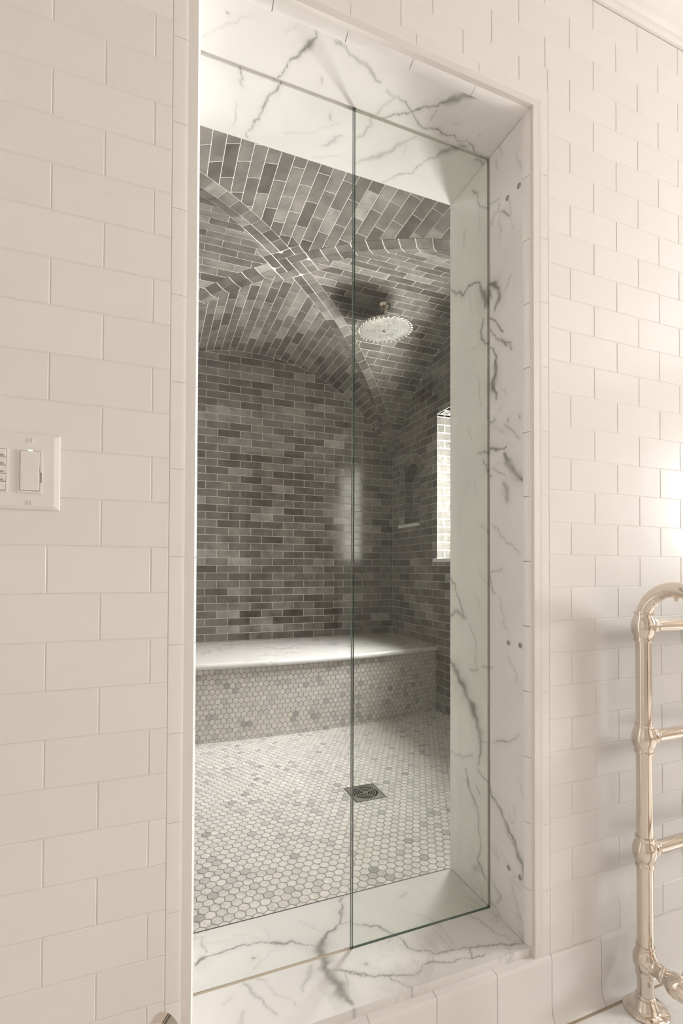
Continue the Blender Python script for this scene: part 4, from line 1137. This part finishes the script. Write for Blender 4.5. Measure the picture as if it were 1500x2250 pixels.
# plate with chamfered rim
x0, x1 = PXR-0.116, PXR
V = [(x0, 0, PZ0), (x1, 0, PZ0), (x1, 0, PZ1), (x0, 0, PZ1)]+[(x0+0.0005, -0.0035, PZ0+0.0005), (x1-0.0005, -0.0035, PZ0+0.0005), (x1-0.0005, -0.0035, PZ1-0.0005), (x0+0.0005, -0.0035, PZ1-0.0005)]+[(x0+0.008, -0.0062, PZ0+0.006), (x1-0.008, -0.0062, PZ0+0.006), (x1-0.008, -0.0062, PZ1-0.006), (x0+0.008, -0.0062, PZ1-0.006)]
Fs = []
for l in (0, 4): Fs += [(l+i, l+(i+1) % 4, l+4+(i+1) % 4, l+4+i) for i in range(4)]
Fs += [(8, 9, 10, 11), (3, 2, 1, 0)]
me = from_data('plate', V, Fs); fix_normals(me); bevel_obj(me, 0.0006, 2)
par(link('plate', me, MAT['plastic']), sw)
def frame(nm, x0, x1, z0, z1, hx0, hx1, hz0, hz1, d):
    o = link(nm, boxes_mesh(nm, [((x0, -d, z0), (hx0, -0.0055, z1)), ((hx1, -d, z0), (x1, -0.0055, z1)), ((hx0, -d, z0), (hx1, -0.0055, hz0)), ((hx0, -d, hz1), (hx1, -0.0055, z1))]), MAT['plastic']); par(o, sw)
frame('dimmer_body', -0.1971, -0.1639, 1.1581, 1.2259, -0.1945, -0.1673, 1.1610, 1.2240, 0.0082)
fbox('rocker', -0.1938, -0.1680, 1.1617, 1.2233, 0.0055, 0.0100, MAT['plastic2'], 0.0010)
fbox('slider_slot', -0.1664, -0.1652, 1.1745, 1.1905, 0.0076, 0.0086, plain('slot_brown', (0.16, 0.12, 0.09), 0.6))
fbox('slider_knob', -0.1670, -0.1648, 1.1908, 1.1975, 0.0076, 0.0098, MAT['plastic'], 0.0004)
fbox('indicator_light', -0.1836, -0.1776, 1.2235, 1.2255, 0.0076, 0.0086, MAT['led'], 0.0005)
frame('keypad_body', -0.2440, -0.2102, 1.1581, 1.2259, -0.2420, -0.2124, 1.1596, 1.2243, 0.0080)
def text_mesh(body, size):
    cu = bpy.data.curves.new('txt', 'FONT'); cu.body = body; cu.size = size; cu.align_x = 'RIGHT'; cu.extrude = 0.0001
    ob = bpy.data.objects.new('txt', cu); COL.objects.link(ob)
    dg = bpy.context.evaluated_depsgraph_get(); me = bpy.data.meshes.new_from_object(ob.evaluated_get(dg))
    bpy.data.objects.remove(ob); me.name = 'lettering'; me.materials.clear(); return me
tm = text_mesh('min.', 0.0058)
tm.transform(Matrix.Rotation(math.pi/2, 4, 'X'))
for i in range(5):
    z1b = 1.2237-i*0.0127
    b_ = fbox('button', -0.2415, -0.2129, z1b-0.0120, z1b, 0.0055, 0.0088, MAT['plastic2'], 0.0006)
    fbox('button_lens', -0.2380, -0.2160, z1b-0.0048, z1b-0.0028, 0.0086, 0.0092, MAT['plastic'], 0.0003)
    if i < 4:
        o = link('lettering', tm, MAT['ink']); o.location = (-0.2142, -0.0089, z1b-0.0108); par(o, sw)
def half_disc(r, gap, side):
    a0 = math.asin(gap/r); pts = [(side*r*math.sin(t_), r*math.cos(t_)) for t_ in [a0+(math.pi-2*a0)*i/12 for i in range(13)]]
    return pts
for cx_ in (-0.1800, -0.2270):
    for z in (1.2410, 1.1438):
        hd_ = empty('plate_screw', (cx_, -0.0061, z)); par(hd_, sw)
        for side in (-1, 1):   # slotted head: two halves with an open slot between them
            me = extrude_poly('screw_half', half_disc(0.0036, 0.0006, side), lambda u, v, h: np.array([u, -h, v]), 0.0, 0.0019)
            link('screw_half', me, MAT['plastic'], hd_)

# ---- nickel loop stand by the wall
LX, LY, LZ = 0.018, -0.085, 0.327
st = empty('loop_stand', (LX, LY, 0)); tag(st, 'polished metal loop standing before the white wall left of the doorway', 'stand')
V, Fs = [], []; NS = 40; rr, wd, th = 0.0235, 0.0085, 0.0011
for k in range(NS):
    a = 2*math.pi*k/NS; c, s = math.cos(a), math.sin(a)
    V += [((rr-th)*c, -wd, (rr-th)*s*1.12), ((rr+th)*c, -wd, (rr+th)*s*1.12), ((rr+th)*c, wd, (rr+th)*s*1.12), ((rr-th)*c, wd, (rr-th)*s*1.12)]
for k in range(NS):
    m_ = (k+1) % NS
    for j in range(4): Fs.append((4*k+j, 4*m_+j, 4*m_+(j+1) % 4, 4*k+(j+1) % 4))
me = from_data('loop', V, Fs); fix_normals(me); me.polygons.foreach_set('use_smooth', [True]*len(me.polygons)); me.set_sharp_from_angle(angle=math.radians(40))
o = link('loop', me, MAT['nickel']); o.location = (LX, LY, LZ); o.rotation_euler = (0, 0, math.radians(-32)); par(o, st)
par(link('post', lathe('post', [(0.0, 0.006), (0.006, 0.006), (0.006, LZ-0.027), (0.008, LZ-0.0265), (0.0, LZ-0.025)], (LX, LY, 0), (0, 0, 1), 20), MAT['nickel']), st)
par(link('foot', lathe('foot', [(0.0, 0.0), (0.055, 0.0), (0.055, 0.006), (0.045, 0.009), (0.010, 0.011), (0.0, 0.011)], (LX, LY, 0), (0, 0, 1), 36), MAT['nickel']), st)

# ---- chandelier behind the camera (seen mirrored in the glass)
CHX, CHY, CHZ = 1.66, -1.60, 2.20
ch = empty('chandelier', (CHX, CHY, ZC)); tag(ch, 'small crystal chandelier hanging from the bathroom ceiling', 'chandelier')
par(link('canopy', lathe('canopy', [(0.0, 0.0), (0.055, 0.0), (0.05, -0.02), (0.015, -0.03), (0.0, -0.03)], (CHX, CHY, ZC), (0, 0, 1), 28), MAT['nickel']), ch)
par(link('stem', tube('stem', [(CHX, CHY, ZC-0.02), (CHX, CHY, CHZ)], 0.007, 12), MAT['drain']), ch)
par(link('hub', lathe('hub', [(0.0, -0.05), (0.03, -0.03), (0.05, 0.0), (0.03, 0.03), (0.0, 0.05)], (CHX, CHY, CHZ), (0, 0, 1), 20), MAT['drain']), ch)
bm_ = lathe('crystal', [(0.0, -0.022), (0.012, -0.016), (0.018, 0.0), (0.012, 0.016), (0.0, 0.022)], (0, 0, 0), (0, 0, 1), 10, False)
for k in range(10):
    a = 2*math.pi*k/10; x, y = CHX+0.20*math.cos(a), CHY+0.20*math.sin(a)
    par(link('arm', tube('arm', [(CHX, CHY, CHZ), (CHX+0.1*math.cos(a), CHY+0.1*math.sin(a), CHZ-0.035), (x, y, CHZ+0.01)], 0.006, 8), MAT['drain']), ch)
    for z in (0.03, -0.03):
        o = link('crystal', bm_, MAT['crystal']); o.location = (x, y, CHZ+z); par(o, ch)
